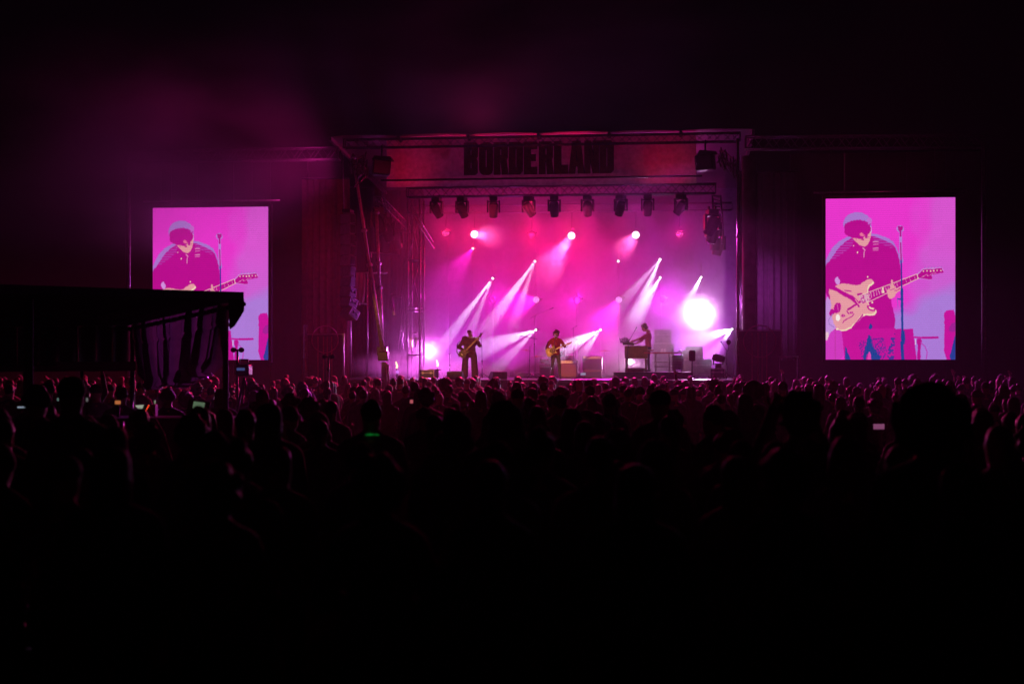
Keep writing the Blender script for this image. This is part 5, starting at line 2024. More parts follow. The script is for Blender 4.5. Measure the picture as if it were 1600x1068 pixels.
for k in range(16):
    x, y = r.uniform(-.26, .0), r.uniform(-.35, .3)
    cb.tube([(x, y, .12), (x + r.uniform(-.12, .1), y + r.uniform(-.1, .1), .2 + r.uniform(0, .14)), (x + r.uniform(-.15, .12), y + r.uniform(-.1, .1), .14 + r.uniform(0, .1)), (x + r.uniform(-.15, .15), y, .12)], .012, 5)
cb.build('cables', M_BLACK, sy_)
mic_stand('thin boom microphone over the synthesizer, reaching to the keyboard player', Vector((P(976, 560, 3.0).x, 2.85, DECK + .01)), P(982.5, 533, 3.0), (P(982.5, 533, 3.0), P(991.5, 517, 3.1)), col=M_BLACKM)
t = thing('keyboard_stand', 'open frame rack with a red lit top board right of the keyboard player', 'keyboard stand', (P(1036, 551, 3.0).x, 3.2, ZR))
x0, x1, zt2 = P(1006, 551, 2.9).x - t.location.x, P(1066, 551, 2.9).x - t.location.x, P(1036, 551, 2.9).z - ZR
MB().box(((x0 + x1) / 2, 0, zt2), (x1 - x0, .42, .05), bev=.008).build('top_board', mat('red_board', (.45, .04, .07), .3, 0, .15, 5, coat=.4), t)
MB().box(((x0 + x1) / 2, -.25, zt2 - .01), (x1 - x0 - .1, .04, .03)).build('front_lip', mat('red_board', (0, 0, 0)), t)
for px in (1025, 1045.5, 1065):
    x = P(px, 560, 2.9).x - t.location.x
    for y in (-.18, .18):
        MB().tube([(x, y, 0), (x, y, zt2 - .03)], .022, 8).build('leg', M_ALU if px == 1025 else M_STEEL, t)
for z in (zt2 * .52, zt2 * .28):
    for y in (-.18, .18):
        MB().tube([(P(1022, 560, 2.9).x - t.location.x, y, z), (x1, y, z)], .016, 8).build('rail', M_STEEL, t)
sb = P(1059, 570, 3.1)
MB().box((sb.x - t.location.x, .1, zt2 * .5), (.42, .3, zt2 * .75), bev=.015).build('ribbed_box', M_GREYC, t)
for i in range(7):
    MB().box((sb.x - t.location.x, -.056, zt2 * .22 + zt2 * .085 * i), (.38, .014, .02)).build('rib', M_WHITE, t)
for k, (px, lab) in enumerate(((1050.5, 'small bright gadget with knobs standing on the red board'), (1062.5, 'flat bright gadget at the right end of the red board'))):
    q = P(px, 550, 2.95)
    e = thing('effects_box', lab, 'gadget', (q.x, 3.15, ZR + zt2 + .027))
    MB().box((0, 0, .04), (.11, .12, .07), bev=.012).build('box', M_WHITE, e)
    for s in (-.025, .025):
        MB().lathe([(.012, 0), (.01, .02)], 8, Matrix.Translation((s, 0, .075))).build('knob', M_BLACK, e)
# pole loudspeaker
q = deckpt(1081.5, 1.6)
t = thing('pole_loudspeaker', 'black loudspeaker on a pole in front of the grey road cases', 'loudspeaker', q)
zb, zt3 = P(1082, 563, 1.6).z - DECK, P(1082, 547, 1.6).z - DECK
MB().tube([(0, 0, .02), (0, 0, zb)], .02, 8).build('pole', M_BLACKM, t)
MB().lathe([(.2, 0), (.2, .02), (.03, .04)], 14).build('base', M_BLACKM, t)
MB().prism([(-.115, zb + .02), (-.09, zb - .02), (.09, zb - .02), (.115, zb + .02), (.12, zt3 - .04), (.09, zt3), (-.09, zt3), (-.12, zt3 - .04)][::-1], -.11, .11).build('cabinet', M_BLACK, t)
MB().box((0, -.113, (zb + zt3) / 2), (.19, .012, zt3 - zb - .08)).build('grille', M_GRILLE, t)
# floor monitors along the stage front
for px, rz, lab in ((778, .5, 'floor monitor wedge lit yellow right of the broad guitarist'), (712, -.1, 'floor monitor wedge before the broad guitarist')):
    q = deckpt(px, .7)
    t = thing('floor_monitor', lab, 'monitor', q, rz)
    Mz = Matrix.Rotation(PI / 2, 4, 'Z')
    MB().prism([(-.2, .005), (.22, .005), (.22, .12), (-.02, .30), (-.2, .28)], -.28, .28, Mz).build('cabinet', M_BLACK if px != 778 else M_CASE, t)
    Rw = Euler((math.atan2(.18, -.24) - PI, 0, 0)).to_matrix()
    MB().box((0, .095, .215), (.5, .28, .012), Euler((-.64, 0, 0)).to_matrix()).build('grille', M_GRILLE if px != 778 else mat('tan_grille', (0, 0, 0)), t)  # the yellow lit wedge has its light put into a tan grille colour
# ================================================================ the crowd
PITCH_H = 1.745
POSES = {
    'down': dict(ell=(.235, .03, 1.10), wrl=(.225, -.05, .86), elr=(-.235, .03, 1.10), wrr=(-.225, -.05, .86)),
    'front': dict(ell=(.27, -.01, 1.12), wrl=(.06, -.22, 1.08), elr=(-.27, -.01, 1.12), wrr=(-.08, -.22, 1.04)),
    'pocket': dict(ell=(.27, .06, 1.12), wrl=(.19, -.08, .94), elr=(-.27, .06, 1.12), wrr=(-.19, -.08, .94)),
    'raise': dict(ell=(.27, .03, 1.12), wrl=(.22, -.1, .90), elr=(-.30, -.06, 1.60), wrr=(-.25, -.10, 1.87)),
    'phone': dict(ell=(.23, -.20, 1.35), wrl=(.10, -.30, 1.66), elr=(-.23, -.20, 1.35), wrr=(-.10, -.30, 1.66)),
}
BODYM, HAIRM = {}, {}


def crowd_body(pose, w, coat, h):
    k = (pose, w, coat, h)
    if k not in BODYM:
        J = POSES[pose]
        ex = None
        if pose in ('raise', 'phone') or h < .024:
            ex = [fingers(J['wrr'], J['elr'], 1, .3 if pose == 'raise' else .8, (0, 1, 0)), fingers(J['wrl'], J['ell'], -1, .7, (0, 1, 0))]
        BODYM[k] = sdf_mesh('body', body(J, w, 'long' if coat else 'short', coat), h, PMATS, .03, None, ex)
    return BODYM[k]


def crowd_hair(kind, h):
    k = (kind, h)
    if k not in HAIRM:
        r = hair_prims(kind, (0, -.01, 1.62))
        HAIRM[k] = None if r is None else sdf_mesh('hair', r[0], h, {'hair': M_CAP if kind in ('cap', 'beanie') else M_TOP if kind == 'hood' else M_HAIRD}, .02, r[1], None, r[2])
    return HAIRM[k]


HTOP = {'short': 1.762, 'curly': 1.80, 'afro': 1.83, 'long': 1.765, 'bob': 1.77, 'bun': 1.80, 'ponytail': 1.765, 'cap': 1.755, 'beanie': 1.775, 'hood': 1.775, 'bald': 1.75}
HWORD = {'short': 'short haired', 'curly': 'curly haired', 'afro': 'big haired', 'long': 'long haired', 'bob': 'bob haired', 'bun': 'bun wearing', 'ponytail': 'ponytailed', 'cap': 'capped', 'beanie': 'beanie wearing',
         'hood': 'hooded', 'bald': 'bald'}
PWORD = {'raise': ' with one arm raised', 'phone': ' holding up both hands'}


def spectator(label, loc, hair, pose, w, coat, sc, rz, h=.03, group=None, hh=None):
    t = thing('person', label, 'person', loc, PI + rz, group)
    t.scale = (sc, sc, sc)
    b = share('body', crowd_body(pose, w, coat, h), t)
    m = crowd_hair(hair, hh or h * .8)
    if m:
        share({'cap': 'cap', 'beanie': 'beanie', 'hood': 'hood'}.get(hair, 'hair'), m, t)
    return t


def pxy(p):
    d = Vector(p) - CAM
    dep = d.dot(FWD)
    return 800 + FPX * d.dot(RGT) / dep, VH - FPX * d.z / dep, dep


# people standing near the camera: px of the head, py of its top, distance, hair, pose, width, coat, turn, label
NEAR = [
    (580, 625, 10.6, 'short', 'pocket', 1.06, .02, .1, 'short haired person wearing a glowing green necklace, seen from behind'),
    (1031, 609, 11.6, 'cap', 'front', 1.03, .02, .4, 'tall dark person in a flat cap, dark outline below the organ'),
    (1249, 611, 8.3, 'curly', 'phone', 1.05, .02, 0, 'curly haired person, big dark outline left of the right hand screen\'s foot'),
    (1452, 602, 6.2, 'afro', 'down', 1.0, .03, 0, 'person with a huge round mop of hair under the right hand screen'),
    (1562, 664, 7.2, 'bald', 'down', .95, .02, 0, 'person with a pink rim of light round a smooth head, nearest the right edge'),
    (1316, 650, 9.4, 'bob', 'down', .92, .02, -.1, 'bob haired dark person between two taller big haired ones'),
    (789, 624, 8.4, 'hood', 'pocket', 1.05, .03, .1, 'hooded dark person with broad shoulders below the boom microphone stand'),
    (917, 641, 12.2, 'cap', 'front', 1.0, .02, -.2, 'person in a cap whose top catches pink light, below the tan amplifier'),
    (420, 628, 9.6, 'long', 'down', .95, .03, .1, 'long haired dark person below the left hand screen\'s right edge'),
    (112, 588, 9.2, 'cap', 'down', 1.0, .02, .1, 'tall capped dark person standing before the sound desk at far left'),
    (58, 600, 11.0, 'beanie', 'pocket', 1.0, .03, 0, 'beanie wearing dark person beside the tall capped one at far left'),
    (322, 640, 12.5, 'bob', 'front', .95, .02, .5, 'person with a violet rim of light on neck and shoulder beside the laptop'),
    (500, 655, 11.4, 'ponytail', 'down', .95, .02, 0, 'ponytailed dark person left of the glowing green necklace'),
    (690, 678, 10.2, 'short', 'down', 1.0, .02, -.1, 'short haired dark person right of the glowing green necklace'),
    (1130, 668, 9.8, 'bun', 'down', .92, .02, .1, 'dark person with a hair bun right of the flat capped one'),
    (866, 700, 8.8, 'long', 'down', .92, .02, .1, 'long haired short dark person in front of the pink lit cap'),
    (232, 660, 10.6, 'curly', 'down', .95, .03, .1, 'curly haired dark person below the black drape'),
    (965, 720, 8.0, 'ponytail', 'front', .92, .02, .1, 'ponytailed short dark person below the flat capped one'),
]
near_ob = []
for (px, py, dep, hair, pose, w, coat, rz, lab) in NEAR:
    p = at_depth(px, py, dep)
    g = ground_z(p.x, p.y)
    sc = (p.z - g) / HTOP[hair]
    t = spectator(lab, (p.x, p.y, g), hair, pose, w, coat, sc, YAW + rz, .022, None, .014)
    near_ob.append(t)
NECK = emat('necklace_green', (.02, .9, .12), .22)
_n = NECK.node_tree
_tc, _nz, _mr = _n.nodes.new('ShaderNodeTexCoord'), _n.nodes.new('ShaderNodeTexNoise'), _n.nodes.new('ShaderNodeMapRange')
_nz.inputs['Scale'].default_value = 14
_mr.inputs['From Min'].default_value, _mr.inputs['From Max'].default_value, _mr.inputs['To Max'].default_value = .46, .68, .22
_n.links.new(_tc.outputs['Object'], _nz.inputs['Vector'])
_n.links.new(_nz.outputs['Fac'], _mr.inputs['Value'])
_n.links.new(_mr.outputs[0], _n.nodes['Principled BSDF'].inputs['Emission Strength'])
# glowing necklace of the first one
mb = MB()
ring = []
for i in range(25):
    a = 2 * PI * i / 24
    ring.append((.082 * math.cos(a), .022 + .085 * math.sin(a), 1.478 + .02 * math.sin(a)))
mb.tube(ring, .0065, 6, cap=False)
mb.build('glowing_necklace', NECK, near_ob[0])
M_PALECAP = mat('pale_cap', (.45, .35, .42), .8, 0, .2, 14)
for ch in KIDS[near_ob[7].name]:
    if ch.name.startswith('cap'):
        ch.data = ch.data.copy()
        ch.data.materials[0] = M_PALECAP

# shorter people packed between them, close to the camera
NGRP = 'dark spectators standing close to the camera'
R0 = random.Random(31)
n_close = 0
ckeys = {}
for dep0 in (5.9, 6.7, 7.5, 8.4, 9.3, 10.3, 11.4, 12.6, 13.8):
    x = -.40 * dep0 + R0.uniform(0, .5)
    while x < .40 * dep0:
        d2, xx = dep0 + R0.uniform(-.25, .25), x + R0.uniform(-.1, .1)
        x += R0.uniform(.50, .72)
        p = CAM + FWD * d2 + RGT * xx
        hgt = R0.uniform(1.46, 1.60) if d2 < 9 else R0.uniform(1.50, 1.62)
        g = ground_z(p.x, p.y)
        if any((Vector((p.x, p.y, 0)) - Vector((o.location.x, o.location.y, 0))).length < .42 for o in near_ob):
            continue
        if abs(800 + FPX * xx / d2 - 585) < 75 and d2 < 10.6 and 562 + FPX * (1.95 - hgt) / d2 < 688:
            continue
        if d2 > 10.6 and abs(800 + FPX * xx / d2 - 582) < 62 or d2 > 8 and abs(800 + FPX * xx / d2 - 1249) < 45:
            continue
        hair = R0.choice(['long', 'bob', 'short', 'ponytail', 'bun', 'cap', 'curly', 'beanie', 'hood'])
        q = 800 + FPX * xx / d2
        ckeys.setdefault((hair, int(min(3, max(0, (d2 - 5.5) / 2.3)))), []).append((q, p.x, p.y, g, hgt, hair))
        n_close += 1
for (hair, bnd), L in ckeys.items():
    L.sort()
    for i, (q, x, y, g, hgt, hr) in enumerate(L):
        ref = min(NEAR, key=lambda e: abs(e[0] - q))
        rw = {580: 'the green necklace', 1031: 'the flat cap', 1249: 'the big curly head', 1452: 'the huge mop of hair', 1562: 'the smooth rim lit head', 1316: 'the bob between tall heads', 789: 'the broad hooded person',
              917: 'the pink lit cap', 420: 'the dark long haired head', 112: 'the tall capped person', 58: 'the beanie at far left', 322: 'the violet rimmed head', 500: 'the ponytail left of the necklace', 690: 'the head right of the necklace',
              1130: 'the hair bun', 866: 'the short long haired person', 232: 'the curly head under the drape', 965: 'the short ponytailed person'}[ref[0]]
        lab = 'dim ' + HWORD[hair] + ' person, ' + ['nearest', 'second nearest', 'third nearest', 'fourth nearest'][bnd] + ' rows, ' + ('left of ' if q < ref[0] else 'right of ') + rw
        same = [e for e in L if min(NEAR, key=lambda k: abs(k[0] - e[0])) is ref and (e[0] < ref[0]) == (q < ref[0])]
        if len(same) > 1:
            k = same.index(L[i])
            lab = ['leftmost', 'second', 'third', 'fourth', 'fifth', 'sixth'][min(k, 5)] + ' ' + lab
        spectator(lab, (x, y, g), hr, R0.choice(['down', 'front', 'pocket']), R0.choice([.88, .94, 1.0]), R0.choice([0.0, .02]), (hgt) / HTOP[hr], YAW + R0.gauss(0, .3), .03, NGRP)

# the mass of the crowd
ZONES = [(-200, 'at the far left beyond the sound tent'), (235, 'below the left hand video screen'), (430, 'below the circle panel'), (535, 'below the loudspeaker hang'), (590, 'below the slanting struts'), (650, 'below the pink smoke puff'),
         (705, 'below the broad guitarist'), (770, 'below the boom microphone stand'), (845, 'below the red shirted guitarist'), (905, 'below the amplifier stack'), (960, 'below the keyboard player'),
         (1045, 'below the road cases'), (1110, 'below the round column'), (1195, 'below the right side curtain'), (1285, 'below the right screen\'s left half'), (1390, 'below the right screen\'s right half'), (1500, 'at the far right beyond the screen')]
BANDS = [(0, 'at the near edge of the crowd'), (21, 'in the near half of the crowd'), (27, 'in the far half of the crowd'), (34, 'close to the stage')]
hairs = ['short'] * 7 + ['long'] * 5 + ['bob'] * 3 + ['bun'] * 2 + ['ponytail'] * 3 + ['cap'] * 4 + ['curly'] * 3 + ['beanie'] * 2 + ['hood'] * 2 + ['bald'] * 2 + ['afro']
poses = ['down'] * 6 + ['front'] * 5 + ['pocket'] * 4 + ['phone'] * 1
R = random.Random(12)
cand = []
dep = 15.6
row = 0
while dep < 42.0:
    step = .80 + .011 * (46 - dep)
    x = -.39 * dep - R.random() * step
    while x < .385 * dep:
        d2 = dep + R.uniform(-.38, .38)
        xx = x + R.uniform(-.2, .2)
        p = CAM + FWD * d2 + RGT * xx
        q = 800 + FPX * xx / d2
        ok = p.y < -1.9 and p.y < -7.4 + 1.2 * math.sin(p.x * .45)
        if q < 392 and 15 < d2 < 28.5:
            ok = False
        if (abs(q - 582) < 62 or abs(q - 1031) < 45 or abs(q - 1249) < 55) and d2 < 25:
            ok = False
        if dep < 22 and R.random() < .42:
            ok = False
        if ok:
            cand.append((d2, p.x, p.y, q))
        x += step
    dep += 1.02 if dep < 30 else 1.2
    row += 1
cand.sort()
N_IND = 300 - len(NEAR) - 12 - n_close
keys = {}
mass = []
lowv = {}
for i, (d2, x, y, q) in enumerate(cand):
    hair, pose = R.choice(hairs), R.choice(poses)
    w = R.choice([.9, 1.0, 1.1])
    coat = R.choice([0.0, .02])
    g = ground_z(x, y)
    sc = R.uniform(.90, 1.05)
    rz = YAW + R.gauss(0, .25)
    if pose == 'phone' and (d2 < 22 or R.random() < .5):
        pose = 'raise' if d2 > 30 and R.random() < .4 else 'front'
    if i < N_IND:
        zone = [z for a, z in ZONES if q >= a][-1]
        band = [b for a, b in BANDS if d2 >= a][-1]
        keys.setdefault((hair, pose if pose in PWORD else '', band, zone), []).append((q, x, y, g, hair, pose, w, coat, sc, rz))
    else:
        mass.append((x, y, g, hair, pose, w, coat, sc, rz))
ORD = ['leftmost', 'second from left', 'third from left', 'fourth from left', 'fifth from left', 'sixth from left', 'seventh from left', 'eighth from left']
GRP = 'spectators standing in the crowd before the stage'
ALT = {'in the near half of the crowd': 'in the near crowd', 'in the far half of the crowd': 'in the far crowd', 'at the near edge of the crowd': 'at the crowd\'s near edge'}
for (hair, pw, band, zone), L in keys.items():
    L.sort()
    for i, (q, x, y, g, hr, pose, w, coat, sc, rz) in enumerate(L):
        lab = HWORD[hair] + ' person' + PWORD.get(pw, '') + ' ' + band + ', ' + zone
        if len(L) > 1:
            lab = ORD[min(i, 7)] + ' ' + HWORD[hair] + ' person' + PWORD.get(pw, '') + ' ' + ALT.get(band, band) + ', ' + zone
        if len(lab.split()) > 16:
            lab = lab.replace('microphone ', '').replace(' video', '').replace(' hand', '')
        lab = ' '.join(lab.split()[:16])
        spectator(lab, (x, y, g), hr, pose, w, coat, sc, rz, .03, GRP)

# the far rows nearest the stage, past the limit: one object
VV, FF, MI = [], [], []
mats_ = [M_SKIN, M_TOP, M_TROU, M_SHOE, M_HAIRD]
nm = {m.name: k for k, m in enumerate(mats_)}
nm[M_CAP.name] = nm['shirt_cloth']
cache = {}


def arrays(me):
    if me.name not in cache:
        v = np.empty(len(me.vertices) * 3, np.float32)
        me.vertices.foreach_get('co', v)
        f = [tuple(p.vertices) for p in me.polygons if len(p.vertices) == 4]
        mi = [nm.get(me.materials[p.material_index].name, 1) for p in me.polygons if len(p.vertices) == 4]
        cache[me.name] = (v.reshape(-1, 3), f, mi)
    return cache[me.name]


off = 0
for (x, y, g, hair, pose, w, coat, sc, rz) in mass:
    ca, sa = math.cos(PI + rz), math.sin(PI + rz)
    for me in (crowd_body(pose, 1.0, coat, .045), crowd_hair(hair, .036)):
        if me is None:
            continue
        v, f, mi = arrays(me)
        u = v * sc
        VV.append(np.stack([u[:, 0] * ca - u[:, 1] * sa + x, u[:, 0] * sa + u[:, 1] * ca + y, u[:, 2] + g], 1))
        FF.append((np.array([t for t in f], np.int64) + off))
        MI += mi
        off += len(v)
me = bpy.data.meshes.new('crowd')
V = np.concatenate(VV)
F = np.concatenate(FF)
me.vertices.add(len(V))
me.vertices.foreach_set('co', V.ravel())
me.loops.add(F.size)
me.loops.foreach_set('vertex_index', F.ravel().astype(np.int32))
me.polygons.add(len(F))
me.polygons.foreach_set('loop_start', np.arange(0, F.size, 4, dtype=np.int32))
me.polygons.foreach_set('loop_total', np.full(len(F), 4, np.int32))
for m in mats_:
    me.materials.append(m)
me.polygons.foreach_set('material_index', np.array(MI, np.int32))
me.polygons.foreach_set('use_smooth', np.ones(len(F), bool))
me.update()
me.validate()
o = bpy.data.objects.new('crowd', me)
COL.objects.link(o)
tag(o, kind='stuff')
print('crowd', len(cand), 'mass', len(mass), 'faces', len(F))
# ================================================================ sound tent at the left
A = at_depth(381, 456, 20.0)
B = at_depth(203, 499, 25.5)
Dk = at_depth(-120, 440, 13.5)
Ck = B + (Dk - A)
tt = thing('sound_tent', 'flat black tent roof of the sound position, rising to a corner before the left screen', 'tent', (A.x, A.y, ground_z(A.x, A.y)))
o0 = tt.location.copy()


def loc_(p, dz=0):
    q = Vector(p) - o0
    q.z += dz
    return q


TH = .10
top = [loc_(p) for p in (A, B, Ck, Dk)]
bot = [loc_(p, -TH) for p in (A, B, Ck, Dk)]
M_TENT = mat('tent_vinyl', (.012, .011, .012), .9, 0, .3, 3, spec=.1)
rows_ = 6
for i in range(rows_):
    a0, a1 = i / rows_, (i + 1) / rows_ - .004
    q = [top[0].lerp(top[3], a0), top[1].lerp(top[2], a0), top[1].lerp(top[2], a1), top[0].lerp(top[3], a1)]
    q2 = [v + Vector((0, 0, -TH)) for v in q]
    MB().add(q + q2, [(0, 1, 2, 3), (7, 6, 5, 4), (0, 4, 5, 1), (1, 5, 6, 2), (2, 6, 7, 3), (3, 7, 4, 0)]).build('roof_panel', M_TENT, tt)
for a, b in ((0, 1),):
    MB().tube([top[a] + Vector((0, 0, -TH - .07)), top[b] + Vector((0, 0, -TH - .07))], .035, 8).build('edge_rail', mat('tent_rail', (.03, .025, .03), .6, .3), tt)
# hanging corner flap
fl_ = [(0, 0), (0, -.16), (-.06, -.26), (-.14, -.38), (-.20, -.42), (-.22, 0)]
MB().prism([(x, z) for x, z in fl_][::-1], -.02, .02, Matrix.Translation(loc_(A, -TH))).build('corner_flap', M_TENT, tt)
for f, s in ((.13, 0), (.97, 0)):
    p = A.lerp(B, f)
    g = ground_z(p.x, p.y)
    MB().tube([loc_(Vector((p.x, p.y, g))), loc_(p, -.15)], .045, 8).build('post', mat('tent_rail', (0, 0, 0)), tt)
for p in (Dk.lerp(A, .25), Ck.lerp(B, .2)):
    g = ground_z(p.x, p.y)
    MB().tube([loc_(Vector((p.x, p.y, g))), loc_(p, -.15)], .045, 8).build('post', mat('tent_rail', (0, 0, 0)), tt)

for i in range(4):
    wa, wb = B.lerp(Ck, i / 4.0), B.lerp(Ck, (i + 1.0) / 4.0)
    MB().grid(lambda u, v, wa=wa, wb=wb: loc_(Vector((wa.lerp(wb, u).x + .03 * math.sin(u * 20), wa.lerp(wb, u).y + .03 * math.cos(u * 17), (CAM.z - .10) * (1 - v) + (wa.lerp(wb, u).z - .1) * v))), 24, 4).build('side_wall', M_TENT, tt)
# the drape hung along the edge
Ha, Hb = A.lerp(B, .11), A.lerp(B, .96)
HZ = -.03
dr = thing('black_drape', 'shiny black drape gathered in folds along the sound tent edge', 'drape', (Ha.x, Ha.y, ground_z(Ha.x, Ha.y)))
dirv = (Hb - Ha)
dirv.z = 0
Ld = dirv.length
dirv.normalize()
nrm = Vector((-dirv.y, dirv.x, 0))
if nrm.dot(Vector((CAM.x, CAM.y, 0)) - Vector((Ha.x, Ha.y, 0))) < 0:
    nrm = -nrm
rd = random.Random(8)
FOLD = [(rd.uniform(.8, 1.2), rd.uniform(0, 6)) for _ in range(6)]


def fold(s):
    # a drape gathered on its rail: narrow uneven folds, some of them doubled
    c = math.sin(2 * PI * s / .83 + FOLD[2][1])
    return (math.sin(2 * PI * s / .27 + 2.4 * math.sin(s * 1.5 + FOLD[0][1]) + .8 * math.sin(s * 4.1)) * .55 + .38 * math.sin(2 * PI * s / .155 + 1.3 * math.sin(s * 3.3))) * (1 + .35 * c) + .35 * c


def drape_fn(u, v):
    w = 1 - v                                   # 0 at the top, 1 at the hem
    topz = Ha.lerp(Hb, u).z + HZ
    # the hem sags to a low point about two thirds along and is tucked up at the right end
    low = CAM.z - .30 - .17 * math.exp(-((u - .66) / .30) ** 2) + .10 * math.exp(-((u - .0) / .14) ** 2)
    low += .05 * math.sin(u * 13) + .03 * math.sin(u * 29)
    g = .30 * w * w                             # folds lean towards the gathered left end lower down
    uu = u + g * (.62 - u) * (1.0 if u > .55 else .25)
    s = uu * Ld
    z = topz + (low - topz) * w
    amp = .11 * (1 + .5 * w) * (1 - .25 * w * abs(u - .5))
    seam = -.03 * math.exp(-((w - .36) / .02) ** 2)
    y = amp * fold(u * Ld) + .10 * w * math.sin(u * 5 + 1) + seam
    y += .09 * max(0, w - .78) / .22 * math.sin(u * 17 + w * 14)
    p = Vector((Ha.x, Ha.y, 0)) + dirv * s + nrm * y
    return Vector((p.x - dr.location.x, p.y - dr.location.y, z - dr.location.z))


MB().grid(drape_fn, 420, 44).build('cloth', M_SATIN, dr)
# rolled knot low on the drape
kq = drape_fn(.42, .10)
kb_ = MB()
kb_.tube([kq + nrm * .05 + Vector((0, 0, .16)), kq + nrm * .1 + dirv * -.10 + Vector((0, 0, .10)), kq + nrm * .1 + dirv * .05 + Vector((0, 0, -.02)), kq + nrm * .06 + dirv * .22], [.02, .05, .045, .015], 10)
kb_.build('knot', M_SATIN, dr)

# rail at the back of the tent, tent guy line
p0, p1 = at_depth(-60, 573, 22.5), at_depth(211, 572, 24.0)
t = thing('barrier_rail', 'dark horizontal board along the far side of the sound tent', 'rail', (p1.x, p1.y, ground_z(p1.x, p1.y)))
L_ = t.location.copy()
MB().beam(p0 - L_, p1 - L_, .06, .16).build('board', mat('barrier_board', (.10, .05, .07), .7, 0, .3, 5), t)
for f in (.02, .35, .68, .98):
    p = p0.lerp(p1, f)
    MB().tube([Vector((p.x, p.y, ground_z(p.x, p.y))) - L_, p - L_], .03, 8).build('post', M_TRUSS, t)
a, b = at_depth(219, 594, 18.5), at_depth(239, 645, 17.6)
t = thing('guy_line', 'taut pink lit line slanting down below the drape', 'rope', b)
MB().tube([(0, 0, 0), a - b], .008, 6).build('rope', mat('pale_rope', (.55, .45, .45), .6), t)
MB().tube([Vector((0, 0, 0)), Vector((.25, -.3, -.22)), Vector((.45, -.55, -.55)), Vector((.5, -.6, ground_z(b.x, b.y) - b.z + .02))], .008, 6).build('rope_tail', mat('pale_rope', (0, 0, 0)), t)

# sound desk with its screens
dc_ = at_depth(180, 650, 19.4)
gz = ground_z(dc_.x, dc_.y)
desk = thing('sound_desk', 'long dark table of the sound position under the tent', 'table', (dc_.x, dc_.y, gz), YAW)
zt_ = CAM.z - .80 - gz
MB().box((0, 0, zt_), (4.4, .8, .05), bev=.01).build('table_top', M_CASE, desk)
for sx in (-2, 0, 2):
    for sy in (-.33, .33):
        MB().tube([(sx, sy, 0), (sx, sy, zt_ - .02)], .03, 8).build('leg', M_TRUSS, desk)
lap = at_depth(307, 637, 19.3)
GREEN = emat('screen_green', (.28, .42, .26), .3)
t = thing('laptop', 'open laptop with a pale green screen on the sound desk', 'laptop', (lap.x, lap.y, gz + zt_ + .026), YAW)
MB().box((0, -.02, .012), (.30, .22, .02), bev=.005).build('keyboard_base', M_CASE, t)
Rl = Euler((-.25, .14, 0)).to_matrix()
lid = MB().box((0, .12, .12), (.30, .012, .20), Rl).build('lid', M_BLACK, t)
MB().box((.0, .112, .12), (.155, .006, .165), Rl).build('screen', GREEN, lid)
ln = MB()
for i in range(9):
    ln.box(Vector((0, .12, .12)) + Rl @ Vector((-.01, -.013, .07 - .017 * i)), (.12, .003, .004), Rl)
tag(ln.build('screen_rows', emat('screen_green_dark', (.10, .22, .12), .5), lid), kind='stuff')
MB().box((.0, -.02, .026), (.12, .03, .008)).build('lit_keys', emat('warm_white', (.8, .7, .45), .5), t)
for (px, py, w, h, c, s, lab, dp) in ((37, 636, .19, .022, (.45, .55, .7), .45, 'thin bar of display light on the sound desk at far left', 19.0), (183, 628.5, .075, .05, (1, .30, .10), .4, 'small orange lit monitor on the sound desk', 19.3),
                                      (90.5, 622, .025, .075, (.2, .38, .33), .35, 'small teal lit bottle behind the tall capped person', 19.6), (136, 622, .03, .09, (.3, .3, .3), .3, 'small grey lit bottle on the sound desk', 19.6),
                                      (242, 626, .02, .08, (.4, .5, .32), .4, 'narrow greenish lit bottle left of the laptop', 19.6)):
    p = at_depth(px, py, dp)
    nmn = 'desk_bottle' if 'bottle' in lab else 'desk_monitor'
    t = thing(nmn, lab, 'bottle' if 'bottle' in lab else 'monitor', (p.x, p.y, gz + zt_ + .026), YAW)
    hz_ = p.z - t.location.z
    if 'bottle' in lab:
        MB().lathe([(w * .5, 0), (w * .5, max(.05, hz_ + h * .2)), (w * .25, max(.07, hz_ + h * .4)), (w * .25, max(.08, hz_ + h * .5))], 10).build('bottle', M_BLACK, t)
        MB().lathe([(w * .53, max(.03, hz_ - h * .5)), (w * .53, max(.05, hz_ + h * .1))], 10).build('lit_wrapper', emat('lit_' + nmn + str(px), c, s), t)  # light on the bottle put in as a glowing band
    else:
        MB().box((0, .05, max(.02, hz_)), (w + .03, .03, h + .03), bev=.004).build('case', M_BLACK, t)
        MB().box((0, .032, max(.02, hz_)), (w, .006, h)).build('screen', emat('lit_' + nmn + str(px), c, s), t)
        MB().box((0, .06, max(.01, hz_) / 2), (.04, .03, max(.02, hz_))).build('foot', M_BLACK, t)
p = at_depth(217, 637, 19.2)
t = thing('lit_sheet', 'lit paper sheet lying tilted on the sound desk', 'paper', (p.x, p.y, gz + zt_ + .03), YAW)
MB().prism([(-.06, .04), (.06, .05), (.05, .0), (.02, -.04)][::-1], -.002, .002, Matrix.Translation((0, 0, p.z - t.location.z)) @ Matrix.Rotation(-.6, 4, 'X')).build('paper', emat('paper_glow', (.55, .62, .48), .5), t)  # light on the paper put in as its own glow
p = at_depth(229.5, 638, 19.2)
t = thing('rack_unit', 'small rack unit with a slanting row of red lights', 'rack unit', (p.x, p.y + .03, gz + zt_ + .026), YAW)
MB().box((0, .08, .09), (.2, .14, .16), bev=.006).build('case', M_BLACK, t)
for i in range(4):
    q = at_depth(228 + 1.5 * i, 641 - 2.6 * i, 19.15) - t.location
    MB().ball(Matrix.Rotation(-YAW, 3, 'Z') @ q, .008, 8, 6).build('indicator', emat('red_led', (1, .06, .02), 2.2), t)

